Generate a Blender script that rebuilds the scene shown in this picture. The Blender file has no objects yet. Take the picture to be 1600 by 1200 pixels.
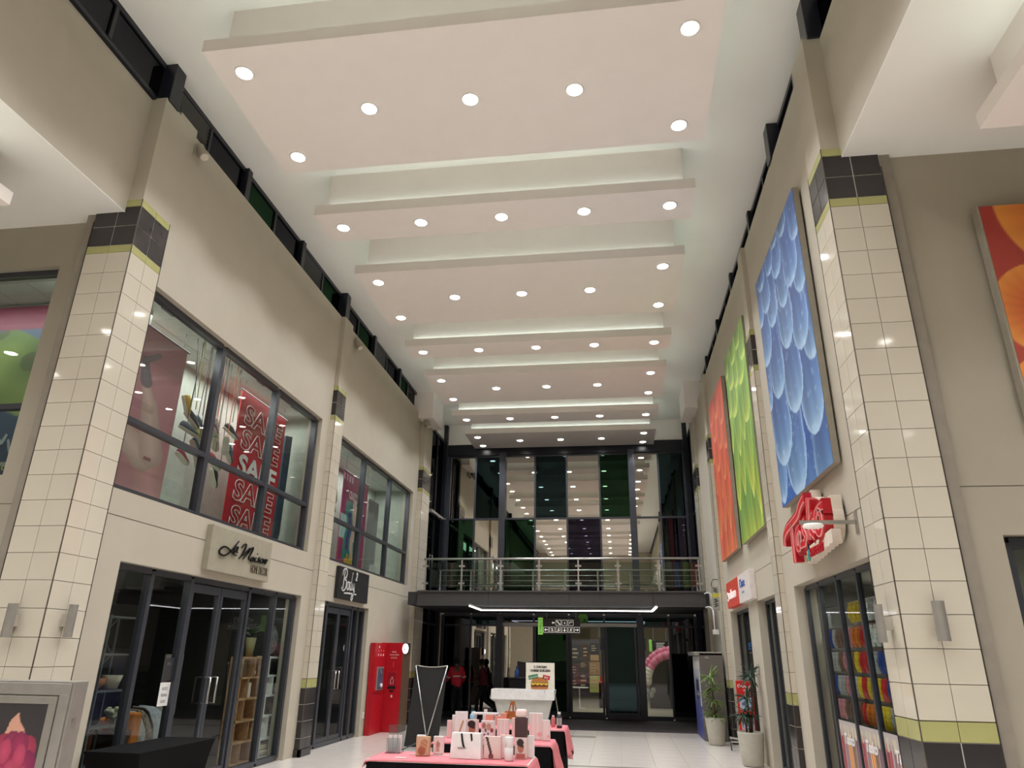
import bpy, math, random
import numpy as np
from mathutils import Vector, Matrix
S = bpy.context.scene
COL = S.collection
random.seed(7)
rng = np.random.default_rng(5)
PI = math.pi

def lin(c):
    def f(x): return x / 12.92 if x <= .04045 else ((x + .055) / 1.055) ** 2.4
    return tuple(f(x / 255.0) for x in c)

# ------------------------------------------------------------------ camera, world, light, exposure
cd = bpy.data.cameras.new('camera')
cam = bpy.data.objects.new('camera', cd)
COL.objects.link(cam)
cd.sensor_fit = 'HORIZONTAL'
cd.sensor_width = 36.0
cd.lens = 36.0 * 1109.6 / 1600.0
cd.clip_end = 200
Rr = (0.99028943, 0.13830897, 0.01405263)
Uu = (0.03635524, -0.35520827, 0.93407997)
Ff = (-0.13418325, 0.92449863, 0.35678725)
cam.matrix_world = Matrix(((Rr[0], Uu[0], -Ff[0], 0), (Rr[1], Uu[1], -Ff[1], 0), (Rr[2], Uu[2], -Ff[2], 1.84), (0, 0, 0, 1)))
S.camera = cam
S.view_settings.view_transform = 'Standard'
S.view_settings.look = 'None'
S.view_settings.exposure = 0.06
S.view_settings.gamma = 1.0
S.view_settings.use_curve_mapping = False
SPOT_W = 128.0          # each downlight
LENS_E = 24.0           # glow of a downlight's lens
COVE_E = 8.0            # light strips on top of the hanging panels
W = bpy.data.worlds.new('night')
S.world = W
W.use_nodes = True
W.node_tree.nodes['Background'].inputs[0].default_value = (0.55, 0.6, 0.75, 1)
W.node_tree.nodes['Background'].inputs[1].default_value = 0.03
S.cycles.max_bounces = 8
S.cycles.diffuse_bounces = 4
S.cycles.glossy_bounces = 4
S.cycles.transmission_bounces = 6
S.cycles.transparent_max_bounces = 12
S.cycles.caustics_reflective = False
S.cycles.caustics_refractive = False
S.cycles.sample_clamp_indirect = 6.0
S.cycles.use_denoising = True

def area(name, loc, sx, sy, w, col=(.985, .985, 1), rot=(0, 0, 0)):
    l = bpy.data.lights.new(name, 'AREA')
    l.shape = 'RECTANGLE'; l.size = sx; l.size_y = sy; l.energy = w; l.color = col
    o = bpy.data.objects.new(name, l); o.location = loc; o.rotation_euler = rot
    COL.objects.link(o); return o
area('lamp_display', (-6.85, 10.8, 6.5), .5, 5.6, 95, (1, .98, .96))
area('lamp_display', (-6.85, 18.0, 6.5), .5, 5.6, 75, (1, .98, .96))
area('lamp_display', (-9.0, 7.74, 6.57), 3.4, .12, 30, (1, .98, .96))
area('lamp_home_shop', (-6.75, 11.0, 2.85), .4, 5.4, 22, (1, .93, .82))
area('lamp_body_shop', (-7.6, 16.3, 2.8), .6, 2.4, 4, (1, .95, .9))
area('lamp_sweet_shop', (3.35, 9.6, 2.8), .5, 3.2, 30, (1, .95, .9))
area('lamp_phone_shop', (3.4, 15.8, 2.8), .5, 4.6, 12, (1, .95, .9))
area('lamp_lobby', (-.2, 29.5, 3.3), 6.5, 6, 150, (1, .96, .88))

# ------------------------------------------------------------------ materials
MATS = {}
def mat(name, rgb=(128, 128, 128), rough=.5, metal=0, spec=.5, var=.06, scale=9.0, bump=0.0, emit=None, es=1.0, coat=0.0):
    if name in MATS: return MATS[name]
    m = bpy.data.materials.new(name); m.use_nodes = True
    nt = m.node_tree; p = nt.nodes['Principled BSDF']
    c = lin(rgb)
    p.inputs['Roughness'].default_value = rough
    p.inputs['Metallic'].default_value = metal
    p.inputs['Specular IOR Level'].default_value = spec
    p.inputs['Coat Weight'].default_value = coat
    p.inputs['Coat Roughness'].default_value = .04
    if emit:
        e = lin(emit)
        p.inputs['Emission Color'].default_value = (*e, 1)
        p.inputs['Emission Strength'].default_value = es
    tc = nt.nodes.new('ShaderNodeTexCoord')
    n = nt.nodes.new('ShaderNodeTexNoise'); n.inputs['Scale'].default_value = scale; n.inputs['Detail'].default_value = 3
    nt.links.new(tc.outputs['Object'], n.inputs['Vector'])
    r = nt.nodes.new('ShaderNodeValToRGB')
    r.color_ramp.elements[0].position = .3; r.color_ramp.elements[1].position = .7
    r.color_ramp.elements[0].color = (*[max(0, x * (1 - var)) for x in c], 1)
    r.color_ramp.elements[1].color = (*[min(1, x * (1 + var)) for x in c], 1)
    nt.links.new(n.outputs['Fac'], r.inputs['Fac'])
    nt.links.new(r.outputs['Color'], p.inputs['Base Color'])
    if bump:
        b = nt.nodes.new('ShaderNodeBump'); b.inputs['Strength'].default_value = bump; b.inputs['Distance'].default_value = .01
        nt.links.new(n.outputs['Fac'], b.inputs['Height']); nt.links.new(b.outputs['Normal'], p.inputs['Normal'])
    MATS[name] = m
    return m

def glass(name, tint=(235, 240, 238), refl=None, gcol=(255, 255, 255), wav=0.0):
    """thin pane: clear (fresnel) or, with refl, a coated pane that reflects that share"""
    if name in MATS: return MATS[name]
    m = bpy.data.materials.new(name); m.use_nodes = True
    nt = m.node_tree; nt.nodes.clear()
    out = nt.nodes.new('ShaderNodeOutputMaterial'); mx = nt.nodes.new('ShaderNodeMixShader')
    tr = nt.nodes.new('ShaderNodeBsdfTransparent'); tr.inputs[0].default_value = (*lin(tint), 1)
    gl = nt.nodes.new('ShaderNodeBsdfGlossy'); gl.inputs['Roughness'].default_value = .01
    gl.inputs['Color'].default_value = (*lin(gcol), 1)
    geo = nt.nodes.new('ShaderNodeNewGeometry'); inv = nt.nodes.new('ShaderNodeMath'); inv.operation = 'SUBTRACT'; inv.inputs[0].default_value = 1
    nt.links.new(geo.outputs['Backfacing'], inv.inputs[1])
    mul = nt.nodes.new('ShaderNodeMath'); mul.operation = 'MULTIPLY'; nt.links.new(inv.outputs[0], mul.inputs[1]); nt.links.new(mul.outputs[0], mx.inputs[0])
    lw = nt.nodes.new('ShaderNodeLayerWeight'); lw.inputs['Blend'].default_value = .2
    mr = nt.nodes.new('ShaderNodeMapRange'); mr.inputs['To Min'].default_value = .075 if refl is None else refl; mr.inputs['To Max'].default_value = 1
    nt.links.new(lw.outputs['Facing'], mr.inputs['Value'])
    pw = nt.nodes.new('ShaderNodeMath'); pw.operation = 'POWER'; pw.inputs[1].default_value = 4
    nt.links.new(lw.outputs['Facing'], pw.inputs[0]); nt.links.new(pw.outputs[0], mr.inputs['Value'])
    nt.links.new(mr.outputs[0], mul.inputs[0])
    if wav:
        tc = nt.nodes.new('ShaderNodeTexCoord')
        n = nt.nodes.new('ShaderNodeTexNoise'); n.inputs['Scale'].default_value = 1.1; n.inputs['Detail'].default_value = 0
        b = nt.nodes.new('ShaderNodeBump'); b.inputs['Strength'].default_value = wav; b.inputs['Distance'].default_value = .02
        nt.links.new(tc.outputs['Object'], n.inputs['Vector']); nt.links.new(n.outputs['Fac'], b.inputs['Height'])
        nt.links.new(b.outputs['Normal'], gl.inputs['Normal'])
    nt.links.new(tr.outputs[0], mx.inputs[1]); nt.links.new(gl.outputs[0], mx.inputs[2]); nt.links.new(mx.outputs[0], out.inputs[0])
    MATS[name] = m
    return m

def printmat(name='print', rough=.45, emit=0.0):
    if name in MATS: return MATS[name]
    m = bpy.data.materials.new(name); m.use_nodes = True
    nt = m.node_tree; p = nt.nodes['Principled BSDF']
    a = nt.nodes.new('ShaderNodeVertexColor'); a.layer_name = 'ink'
    nt.links.new(a.outputs[0], p.inputs['Base Color']); p.inputs['Roughness'].default_value = rough
    if emit:
        nt.links.new(a.outputs[0], p.inputs['Emission Color']); p.inputs['Emission Strength'].default_value = emit
    MATS[name] = m
    return m

plaster = mat('beige_plaster', (184, 176, 158), .75, var=.025, scale=2.5, bump=.02)
plaster_d = mat('taupe_plaster', (164, 156, 138), .8, var=.02, scale=2.5)
white_c = mat('ceiling_white', (238, 236, 228), .85, var=.01, scale=2)
panel_w = mat('panel_white', (240, 232, 224), .8, var=.012, scale=3)
tile_w = mat('cream_tile', (205, 197, 178), .07, var=.02, scale=1.3, spec=.55)
tile_k = mat('charcoal_tile', (50, 46, 46), .16, var=.10, scale=5)
tile_y = mat('olive_yellow_tile', (172, 170, 112), .12, var=.05, scale=4)
grout = mat('grout', (140, 132, 118), .9)
grout_l = mat('grout_light', (206, 200, 190), .9)
trimm = mat('tile_edge_trim', (112, 106, 96), .3, metal=.7)
alu = mat('charcoal_aluminium', (66, 68, 74), .35, metal=.25)
alu_b = mat('dark_aluminium', (34, 36, 44), .3, metal=.2)
silver = mat('brushed_steel', (196, 194, 190), .28, metal=.9)
silver_g = mat('satin_aluminium', (168, 164, 156), .38, metal=.6)
black = mat('black_cloth', (15, 14, 15), .95, spec=.15, var=.1, scale=40)
blackp = mat('black_plastic', (18, 18, 20), .35)
whitep = mat('white_plastic', (232, 230, 226), .35)
floor_m = mat('floor_tile', (222, 214, 204), .2, var=.03, scale=1.7)
floor_d = mat('floor_inlay', (150, 144, 134), .25, var=.05)
mat_k = mat('entrance_mat', (66, 58, 60), .9, var=.25, scale=60)
pane_clear = glass('clear_glass')
pane_rail = glass('rail_glass', (222, 232, 226))
pane_mirror = glass('coated_glass', (30, 34, 34), .8, (238, 234, 226), .05)
pane_teal = glass('teal_glass', (16, 42, 44), .11, (140, 178, 184), .03)
pane_green = glass('green_glass', (22, 66, 40), .12, (124, 180, 142), .03)
pane_plum = glass('plum_glass', (34, 30, 46), .09, (158, 152, 186), .03)
pane_dark = glass('smoked_glass', (28, 30, 38), .06, (220, 225, 240), .02)

# ------------------------------------------------------------------ mesh helpers
ORG = {}
class B:
    def __init__(s): s.v = []; s.f = []
    def add(s, vs, fs):
        n = len(s.v); s.v += [tuple(map(float, x)) for x in vs]; s.f += [tuple(i + n for i in f) for f in fs]; return s
    def box(s, x0, y0, z0, x1, y1, z1):
        x0, x1 = min(x0, x1), max(x0, x1); y0, y1 = min(y0, y1), max(y0, y1); z0, z1 = min(z0, z1), max(z0, z1)
        return s.add([(x0, y0, z0), (x1, y0, z0), (x1, y1, z0), (x0, y1, z0), (x0, y0, z1), (x1, y0, z1), (x1, y1, z1), (x0, y1, z1)],
                     [(3, 2, 1, 0), (4, 5, 6, 7), (0, 1, 5, 4), (1, 2, 6, 5), (2, 3, 7, 6), (3, 0, 4, 7)])
    def hexa(s, p):      # eight corners: bottom four ccw, top four ccw
        return s.add(p, [(3, 2, 1, 0), (4, 5, 6, 7), (0, 1, 5, 4), (1, 2, 6, 5), (2, 3, 7, 6), (3, 0, 4, 7)])
    def tube(s, pts, r, n=8, r1=None):
        pts = [Vector(p) for p in pts]; m = len(pts); rings = []
        for i, p in enumerate(pts):
            d = (pts[min(i + 1, m - 1)] - pts[max(i - 1, 0)]).normalized()
            a = Vector((0, 0, 1)) if abs(d.z) < .9 else Vector((1, 0, 0))
            e = d.cross(a).normalized(); g = d.cross(e)
            rr = r if r1 is None else r + (r1 - r) * i / max(1, m - 1)
            rings.append([p + rr * (math.cos(2 * PI * k / n) * e + math.sin(2 * PI * k / n) * g) for k in range(n)])
        vs = [q for ring in rings for q in ring]; fs = []
        for i in range(m - 1):
            for k in range(n):
                k2 = (k + 1) % n; fs.append((i * n + k, (i + 1) * n + k, (i + 1) * n + k2, i * n + k2))
        fs.append(tuple(range(n))); fs.append(tuple((m - 1) * n + k for k in reversed(range(n))))
        return s.add(vs, fs)
    def lathe(s, prof, c=(0, 0, 0), n=24, sx=1, sy=1):
        vs = []; fs = []
        for r, z in prof:
            for k in range(n): vs.append((c[0] + sx * r * math.cos(2 * PI * k / n), c[1] + sy * r * math.sin(2 * PI * k / n), c[2] + z))
        for i in range(len(prof) - 1):
            for k in range(n):
                k2 = (k + 1) % n; fs.append((i * n + k, i * n + k2, (i + 1) * n + k2, (i + 1) * n + k))
        fs.append(tuple(reversed(range(n)))); fs.append(tuple((len(prof) - 1) * n + k for k in range(n)))
        return s.add(vs, fs)
    def ell(s, c, r, n=12, m=8):
        prof = []
        for i in range(m + 1):
            a = -PI / 2 + PI * i / m; prof.append((max(1e-4, math.cos(a)), math.sin(a)))
        vs = []; fs = []
        for cr, cz in prof:
            for k in range(n): vs.append((c[0] + r[0] * cr * math.cos(2 * PI * k / n), c[1] + r[1] * cr * math.sin(2 * PI * k / n), c[2] + r[2] * cz))
        for i in range(m):
            for k in range(n):
                k2 = (k + 1) % n; fs.append((i * n + k, i * n + k2, (i + 1) * n + k2, (i + 1) * n + k))
        return s.add(vs, fs)
    def prism(s, poly, fr, d0, d1):     # poly in (u,v); fr = (origin, U, V, N)
        o, U, V, N = [Vector(x) for x in fr]; n = len(poly)
        a = [o + U * u + V * v + N * d0 for u, v in poly]; b = [o + U * u + V * v + N * d1 for u, v in poly]
        fs = [tuple(reversed(range(n))), tuple(range(n, 2 * n))]
        fs += [(i, (i + 1) % n, (i + 1) % n + n, i + n) for i in range(n)]
        return s.add(a + b, fs)
    def ribbon(s, pts, w, fr, d0, d1):   # a stroke of lettering, pts in (u,v), w a width or a list
        n = len(pts); L = []; R_ = []
        for i, (u, v) in enumerate(pts):
            a = pts[max(0, i - 1)]; b = pts[min(n - 1, i + 1)]
            dx, dy = b[0] - a[0], b[1] - a[1]; l = math.hypot(dx, dy) or 1
            ww = (w[i] if isinstance(w, (list, tuple)) else w) / 2
            L.append((u - dy / l * ww, v + dx / l * ww)); R_.append((u + dy / l * ww, v - dx / l * ww))
        o, U, V, N = [Vector(x) for x in fr]
        P = lambda q, d: o + U * q[0] + V * q[1] + N * d
        vs = []
        for i in range(n): vs += [P(L[i], d0), P(R_[i], d0), P(R_[i], d1), P(L[i], d1)]
        fs = []
        for i in range(n - 1):
            for k in range(4):
                k2 = (k + 1) % 4; fs.append((i * 4 + k, i * 4 + k2, i * 4 + 4 + k2, i * 4 + 4 + k))
        fs += [(3, 2, 1, 0), tuple((n - 1) * 4 + k for k in range(4))]
        return s.add(vs, fs)
    def build(s, name, m, parent=None, smooth=False, org=None, bevel=0.0):
        if parent is not None: o0 = ORG[parent.name]
        else:
            a = np.array(s.v); o0 = Vector(org) if org is not None else Vector(((a[:, 0].min() + a[:, 0].max()) / 2, (a[:, 1].min() + a[:, 1].max()) / 2, a[:, 2].min()))
        me = bpy.data.meshes.new(name)
        me.from_pydata([(x - o0[0], y - o0[1], z - o0[2]) for x, y, z in s.v], [], s.f)
        me.update()
        bm_fix(me)
        if smooth: me.polygons.foreach_set('use_smooth', [True] * len(me.polygons))
        me.materials.append(m)
        o = bpy.data.objects.new(name, me); COL.objects.link(o)
        if parent is not None: o.parent = parent
        else: o.location = o0
        ORG[o.name] = Vector(o0)
        if bevel:
            md = o.modifiers.new('edge', 'BEVEL'); md.width = bevel; md.segments = 2; md.limit_method = 'ANGLE'
        return o
import bmesh
def bm_fix(me):
    b = bmesh.new(); b.from_mesh(me); bmesh.ops.recalc_face_normals(b, faces=b.faces[:]); b.to_mesh(me); b.free()
def smooth_angle(o, deg=40):
    o.data.polygons.foreach_set('use_smooth', [True] * len(o.data.polygons))
    o.data.set_sharp_from_angle(angle=math.radians(deg))
    return o
def tag(o, label, cat, group=None, kind=None):
    o['label'] = label; o['category'] = cat
    if group: o['group'] = group
    if kind: o['kind'] = kind
    return o
def thing(name, label, cat, loc, group=None, kind=None):
    o = bpy.data.objects.new(name, None); COL.objects.link(o); o.location = loc; o.empty_display_size = .1
    ORG[o.name] = Vector(loc)
    return tag(o, label, cat, group, kind)
def place(me, name, loc, parent, rot=None, scale=None):   # an object that shares mesh data
    o = bpy.data.objects.new(name, me); COL.objects.link(o)
    o0 = ORG[parent.name] if parent is not None else Vector((0, 0, 0))
    o.parent = parent
    o.location = Vector(loc) - o0
    if rot is not None: o.rotation_euler = rot
    if scale is not None: o.scale = scale
    ORG[o.name] = Vector(loc)
    return o
BOXME = {}
def boxme(w, d, h, m):       # shared centred box mesh
    k = (round(w, 4), round(d, 4), round(h, 4), m.name)
    if k not in BOXME:
        b = B().box(-w / 2, -d / 2, -h / 2, w / 2, d / 2, h / 2)
        me = bpy.data.meshes.new('piece'); me.from_pydata(b.v, [], b.f); me.update(); me.materials.append(m); BOXME[k] = me
    return BOXME[k]
def pb(b, ax, p0, p1, a0, a1, z0, z1):     # box by plane range p, along range a
    return b.box(p0, a0, z0, p1, a1, z1) if ax == 'x' else b.box(a0, p0, z0, a1, p1, z1)
def wall_cells(b, ax, p0, p1, a0, a1, z0, z1, holes):
    A = sorted({a0, a1, *[h[0] for h in holes], *[h[1] for h in holes]}); A = [x for x in A if a0 <= x <= a1]
    Z = sorted({z0, z1, *[h[2] for h in holes], *[h[3] for h in holes]}); Z = [x for x in Z if z0 <= x <= z1]
    for j in range(len(Z) - 1):
        run = None
        for i in range(len(A) - 1):
            ca, cz = (A[i] + A[i + 1]) / 2, (Z[j] + Z[j + 1]) / 2
            solid = not any(h[0] < ca < h[1] and h[2] < cz < h[3] for h in holes)
            if solid: run = (run[0], A[i + 1]) if run else (A[i], A[i + 1])
            if (not solid or i == len(A) - 2) and run:
                pb(b, ax, p0, p1, run[0], run[1], Z[j], Z[j + 1]); run = None
    return b
def glaz(name, label, ax, pl, out, aa, zz, m, panes, fw=.06, dep=.09, mul=.05, tw=None, skip_transom=(), bot=True):
    """framed glazing in the plane ax=pl facing out (+1/-1). aa: bar positions along, zz: bar heights. panes: material or dict[(i,j)]"""
    c = ((pl, (aa[0] + aa[-1]) / 2, zz[0]) if ax == 'x' else ((aa[0] + aa[-1]) / 2, pl, zz[0]))
    t = thing(name, label, 'window', c, kind='structure')
    f0, f1 = pl - out * dep / 2, pl + out * dep / 2
    for i, a in enumerate(aa):
        w = fw if i in (0, len(aa) - 1) else mul
        pb(B(), ax, f0, f1, a - w / 2, a + w / 2, zz[0], zz[-1]).build('frame' if i in (0, len(aa) - 1) else 'mullion', m, t)
    for j, z in enumerate(zz):
        w = fw if j in (0, len(zz) - 1) else (tw or mul)
        for i in range(len(aa) - 1):
            pb(B(), ax, f0 - out * .004, f1 - out * .004, aa[i] + mul / 2, aa[i + 1] - mul / 2, z - w / 2, z + w / 2).build('transom', m, t)
    for i in range(len(aa) - 1):
        for j in range(len(zz) - 1):
            pm = panes.get((i, j)) if isinstance(panes, dict) else panes
            if pm is None: continue
            pb(B(), ax, pl - .003, pl + .003, aa[i] + .02, aa[i + 1] - .02, zz[j] + .02, zz[j + 1] - .02).build('pane', pm, t)
    return t
def printed(name, o, U, V, w, h, nx, ny, fn, parent=None, m=None, thick=.004):
    """flat print: a fine grid coloured per vertex by fn(u,v) in sRGB 0..255, on a thin sheet"""
    o, U, V = Vector(o), Vector(U), Vector(V); N = U.cross(V)
    u = np.linspace(0, 1, nx + 1); v = np.linspace(0, 1, ny + 1); UU, VV = np.meshgrid(u, v)
    uu, vv = UU.ravel(), VV.ravel()
    c = np.clip(np.asarray(fn(uu, vv), float), 0, 255) / 255
    c = np.where(c <= .04045, c / 12.92, ((c + .055) / 1.055) ** 2.4)
    P = np.array(o)[None] + uu[:, None] * w * np.array(U)[None] + vv[:, None] * h * np.array(V)[None]
    n = len(P); Bk = P - np.array(N)[None] * thick
    i = np.arange(nx); j = np.arange(ny); I, J = np.meshgrid(i, j); a = (J * (nx + 1) + I).ravel()
    F = [tuple(x) for x in np.stack([a, a + 1, a + nx + 2, a + nx + 1], 1).tolist()]
    cs = [0, nx, (nx + 1) * (ny + 1) - 1, (nx + 1) * ny]
    corners = [n, n + 1, n + 2, n + 3]
    F += [(n + 3, n + 2, n + 1, n)]
    allv = np.vstack([P, Bk[cs]])
    bottom = list(range(0, nx + 1)); top = [(nx + 1) * ny + k for k in range(nx + 1)]
    left = [(nx + 1) * k for k in range(ny + 1)]; right = [(nx + 1) * k + nx for k in range(ny + 1)]
    F += [tuple(reversed(bottom)) + (n, n + 1), tuple(right[::-1]) + (n + 1, n + 2), tuple(top) + (n + 2, n + 3), tuple(left) + (n + 3, n)]
    o0 = ORG[parent.name] if parent is not None else o
    me = bpy.data.meshes.new(name); me.from_pydata((allv - np.array(o0)[None]).tolist(), [], F); me.update()
    at = me.color_attributes.new('ink', 'FLOAT_COLOR', 'POINT')
    full = np.ones((len(allv), 4)); full[:n, :3] = c; full[n:, :3] = c[cs]
    at.data.foreach_set('color', full.ravel().tolist())
    me.materials.append(m or printmat())
    ob = bpy.data.objects.new(name, me); COL.objects.link(ob)
    if parent is not None: ob.parent = parent
    else: ob.location = o
    ORG[ob.name] = Vector(o0)
    return ob
def lettering(name, s, o, U, V, h, m, parent, ext=.004, align='CENTER', sx=1.0, shear=0.0, outline=0.0, space=1.0, lift=.003, bold=0.0):
    """type set from the built-in font as a mesh; h = capital height, o = baseline point"""
    c = bpy.data.curves.new(name, 'FONT'); c.body = s; c.align_x = align; c.size = h / .72; c.shear = shear; c.space_character = space
    c.offset = bold
    if outline: c.fill_mode = 'NONE'; c.bevel_depth = outline; c.bevel_resolution = 0
    else: c.extrude = ext / 2
    c.resolution_u = 3
    t = bpy.data.objects.new(name, c); COL.objects.link(t)
    dg = bpy.context.evaluated_depsgraph_get(); dg.update()
    me = bpy.data.meshes.new_from_object(t.evaluated_get(dg))
    COL.objects.unlink(t); bpy.data.objects.remove(t); 
    U, V = Vector(U), Vector(V); N = U.cross(V)
    o0 = ORG[parent.name]
    for vx in me.vertices:
        p = Vector(o) + U * (vx.co.x * sx) + V * vx.co.y + N * (vx.co.z + ext / 2 + lift)
        vx.co = p - o0
    me.materials.clear(); me.materials.append(m); me.name = name
    ob = bpy.data.objects.new(name, me); COL.objects.link(ob); ob.parent = parent; ORG[ob.name] = o0
    return ob
def spline(pts, k=6):
    out = []; n = len(pts)
    for i in range(n - 1):
        p0, p1, p2, p3 = pts[max(0, i - 1)], pts[i], pts[i + 1], pts[min(n - 1, i + 2)]
        for j in range(k):
            t = j / k
            out.append(tuple(.5 * ((2 * p1[d]) + (-p0[d] + p2[d]) * t + (2 * p0[d] - 5 * p1[d] + 4 * p2[d] - p3[d]) * t * t + (-p0[d] + 3 * p1[d] - 3 * p2[d] + p3[d]) * t ** 3) for d in range(len(p1))))
    out.append(tuple(pts[-1])); return out
YR = (0, 1, 0); YL = (0, -1, 0); XR = (1, 0, 0); XL = (-1, 0, 0); UP = (0, 0, 1)
# ------------------------------------------------------------------ the setting
def struct(name, b, m, label, cat, parent=None, bevel=0):
    o = b.build(name, m, parent, bevel=bevel)
    if parent is None: tag(o, label, cat, kind='structure')
    return o
# floor
fl = struct('floor', B().box(-14, -10, -.3, 12, 25, -.012), grout, 'pale beige tiled floor of the arcade', 'floor')
struct('paving', B().box(-14, -10, -.012, 12, 10.2, 0).box(-6.4, 10.2, -.012, -6.0, 21, 0).box(2.4, 10.2, -.012, 3, 21, 0), floor_m, '', '', fl)
for i in range(14):
    for j in range(18):
        place(boxme(.5955, .5955, .012, floor_m), 'tile', (-5.7 + .6 * i, 10.5 + .6 * j, -.006), fl)
for x0, x1, y0, y1 in ((-2.4, .58, 14.3, 14.45), (-2.4, -.62, 19.2, 19.6)):
    B().box(x0, y0, 0, x1, y1, .002).build('inlay', floor_d, fl)
o = B().box(-6.0, 21.0, -.012, 2.6, 24.75, .006).build('entrance_mat', mat_k)
tag(o, 'dark ribbed entrance mat across the floor under the balcony', 'mat')
struct('floor', B().box(-7.5, 25, -.3, 5, 38, 0), mat('lobby_floor', (196, 186, 168), .3), 'beige floor of the lobby beyond the glass doors', 'floor')

# long walls
JZ = (3.384, 3.396)
jl = [(-99, 99, *JZ)]
wl = struct('wall_left', wall_cells(B(), 'x', -6.09, -6.4, 7.6, 22.46, 0, 9.15, jl + [(8.28, 13.74, 0, 2.87), (7.8, 13.78, 3.71, 6.51), (14.75, 17.79, 0, 2.87), (14.8, 21.06, 3.71, 6.51)]), plaster, 'beige plastered wall above the home decor and body shops', 'wall')
struct('joint', B().box(-6.1, 7.7, 3.37, -6.38, 22.4, 3.41), grout, '', '', wl)
wr = struct('wall_right', wall_cells(B(), 'x', 2.66, 2.97, 7.6, 21.95, 0, 9.15, jl + [(7.85, 11.57, 0, 2.87), (12.62, 14.63, 0, 2.87), (15.66, 18.13, 0, 2.87)]), plaster, 'beige plastered wall behind the three tall flower canvases', 'wall')
struct('joint', B().box(2.67, 7.7, 3.37, 2.95, 21.9, 3.41), grout, '', '', wr)
struct('wall_left', B().box(-6.252, -10, 7.256, -6.55, 7.6, 9.12), plaster, 'taupe wall strip over the left crossing soffit', 'wall')
struct('wall_right', B().box(2.782, -10, 7.306, 3.05, 7.6, 9.12), plaster, 'taupe wall strip over the right crossing soffit', 'wall')
# crossing walls facing the camera
w = struct('wall_cross_left', wall_cells(B(), 'y', 7.35, 7.62, -14, -6.6, 0, 7.3, [(-99, 99, 3.405, 3.415), (-10.2, -7.17, 3.76, 6.6)]), plaster_d, 'taupe wall with the leafy display window left of the tiled pillar', 'wall')
struct('joint', B().box(-13.9, 7.36, 3.39, -6.7, 7.6, 3.43), grout, '', '', w)
w = struct('wall_cross_right', wall_cells(B(), 'y', 7.3, 7.6, 3.1, 12, 0, 7.35, [(-99, 99, 3.42, 3.43), (3.615, 6.6, .3, 2.96)]), plaster_d, 'taupe wall carrying the big orange canvas right of the pillar', 'wall')
struct('joint', B().box(3.2, 7.31, 3.4, 11.9, 7.58, 3.45), grout, '', '', w)
# soffits of the crossing
struct('ceiling_soffit', B().box(-14, -10, 7.25, -6.26, 7.35, 7.45).box(-6.26, -10, 7.245, -6.25, 7.17, 7.256), white_c, 'low white soffit over the left arm of the crossing', 'ceiling')
struct('ceiling_soffit', B().box(2.79, -10, 7.3, 12, 7.3, 7.5).box(2.78, -10, 7.295, 2.79, 7.22, 7.306), white_c, 'low white soffit over the right arm of the crossing', 'ceiling')
struct('ceiling', B().box(-6.7, -10, 9.8, 3.2, 25, 10), white_c, 'white ceiling that the light panels hang from', 'ceiling')
struct('wall_rear', B().box(-14, -10.2, -.3, 12, -10, 10), plaster, 'beige wall closing the arcade behind the viewer', 'wall')
struct('wall_end_left', B().box(-14.2, -10, -.3, -14, 7.6, 7.5), plaster, 'beige end wall of the left crossing arm', 'wall')
struct('wall_end_right', B().box(12, -10, -.3, 12.2, 7.6, 7.5), plaster, 'beige end wall of the right crossing arm', 'wall')
# white bulkheads near the back
bh = panel_w
struct('ceiling_bulkhead', B().box(-6.4, 21.1, 8.93, -5.62, 22.44, 9.8), bh, 'white boxed bulkhead over the far left pilaster', 'ceiling')
struct('ceiling_bulkhead', B().box(2.28, 20.9, 8.93, 3.0, 22.4, 9.8), bh, 'white boxed bulkhead over the far right pilaster', 'ceiling')
struct('ceiling_bulkhead', B().box(-6.3, 24.7, 9.02, 2.9, 25, 9.8), bh, 'white bulkhead above the black header of the end glazing', 'ceiling')
struct('ceiling_bulkhead', B().box(-6.4, 22.44, 9.15, -6.05, 24.7, 9.8), bh, 'white bulkhead over the black side glazing by the balcony, left', 'ceiling')
struct('ceiling_bulkhead', B().box(2.66, 22.4, 9.15, 3.0, 24.7, 9.8), bh, 'white bulkhead over the black side glazing by the balcony, right', 'ceiling')

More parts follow.
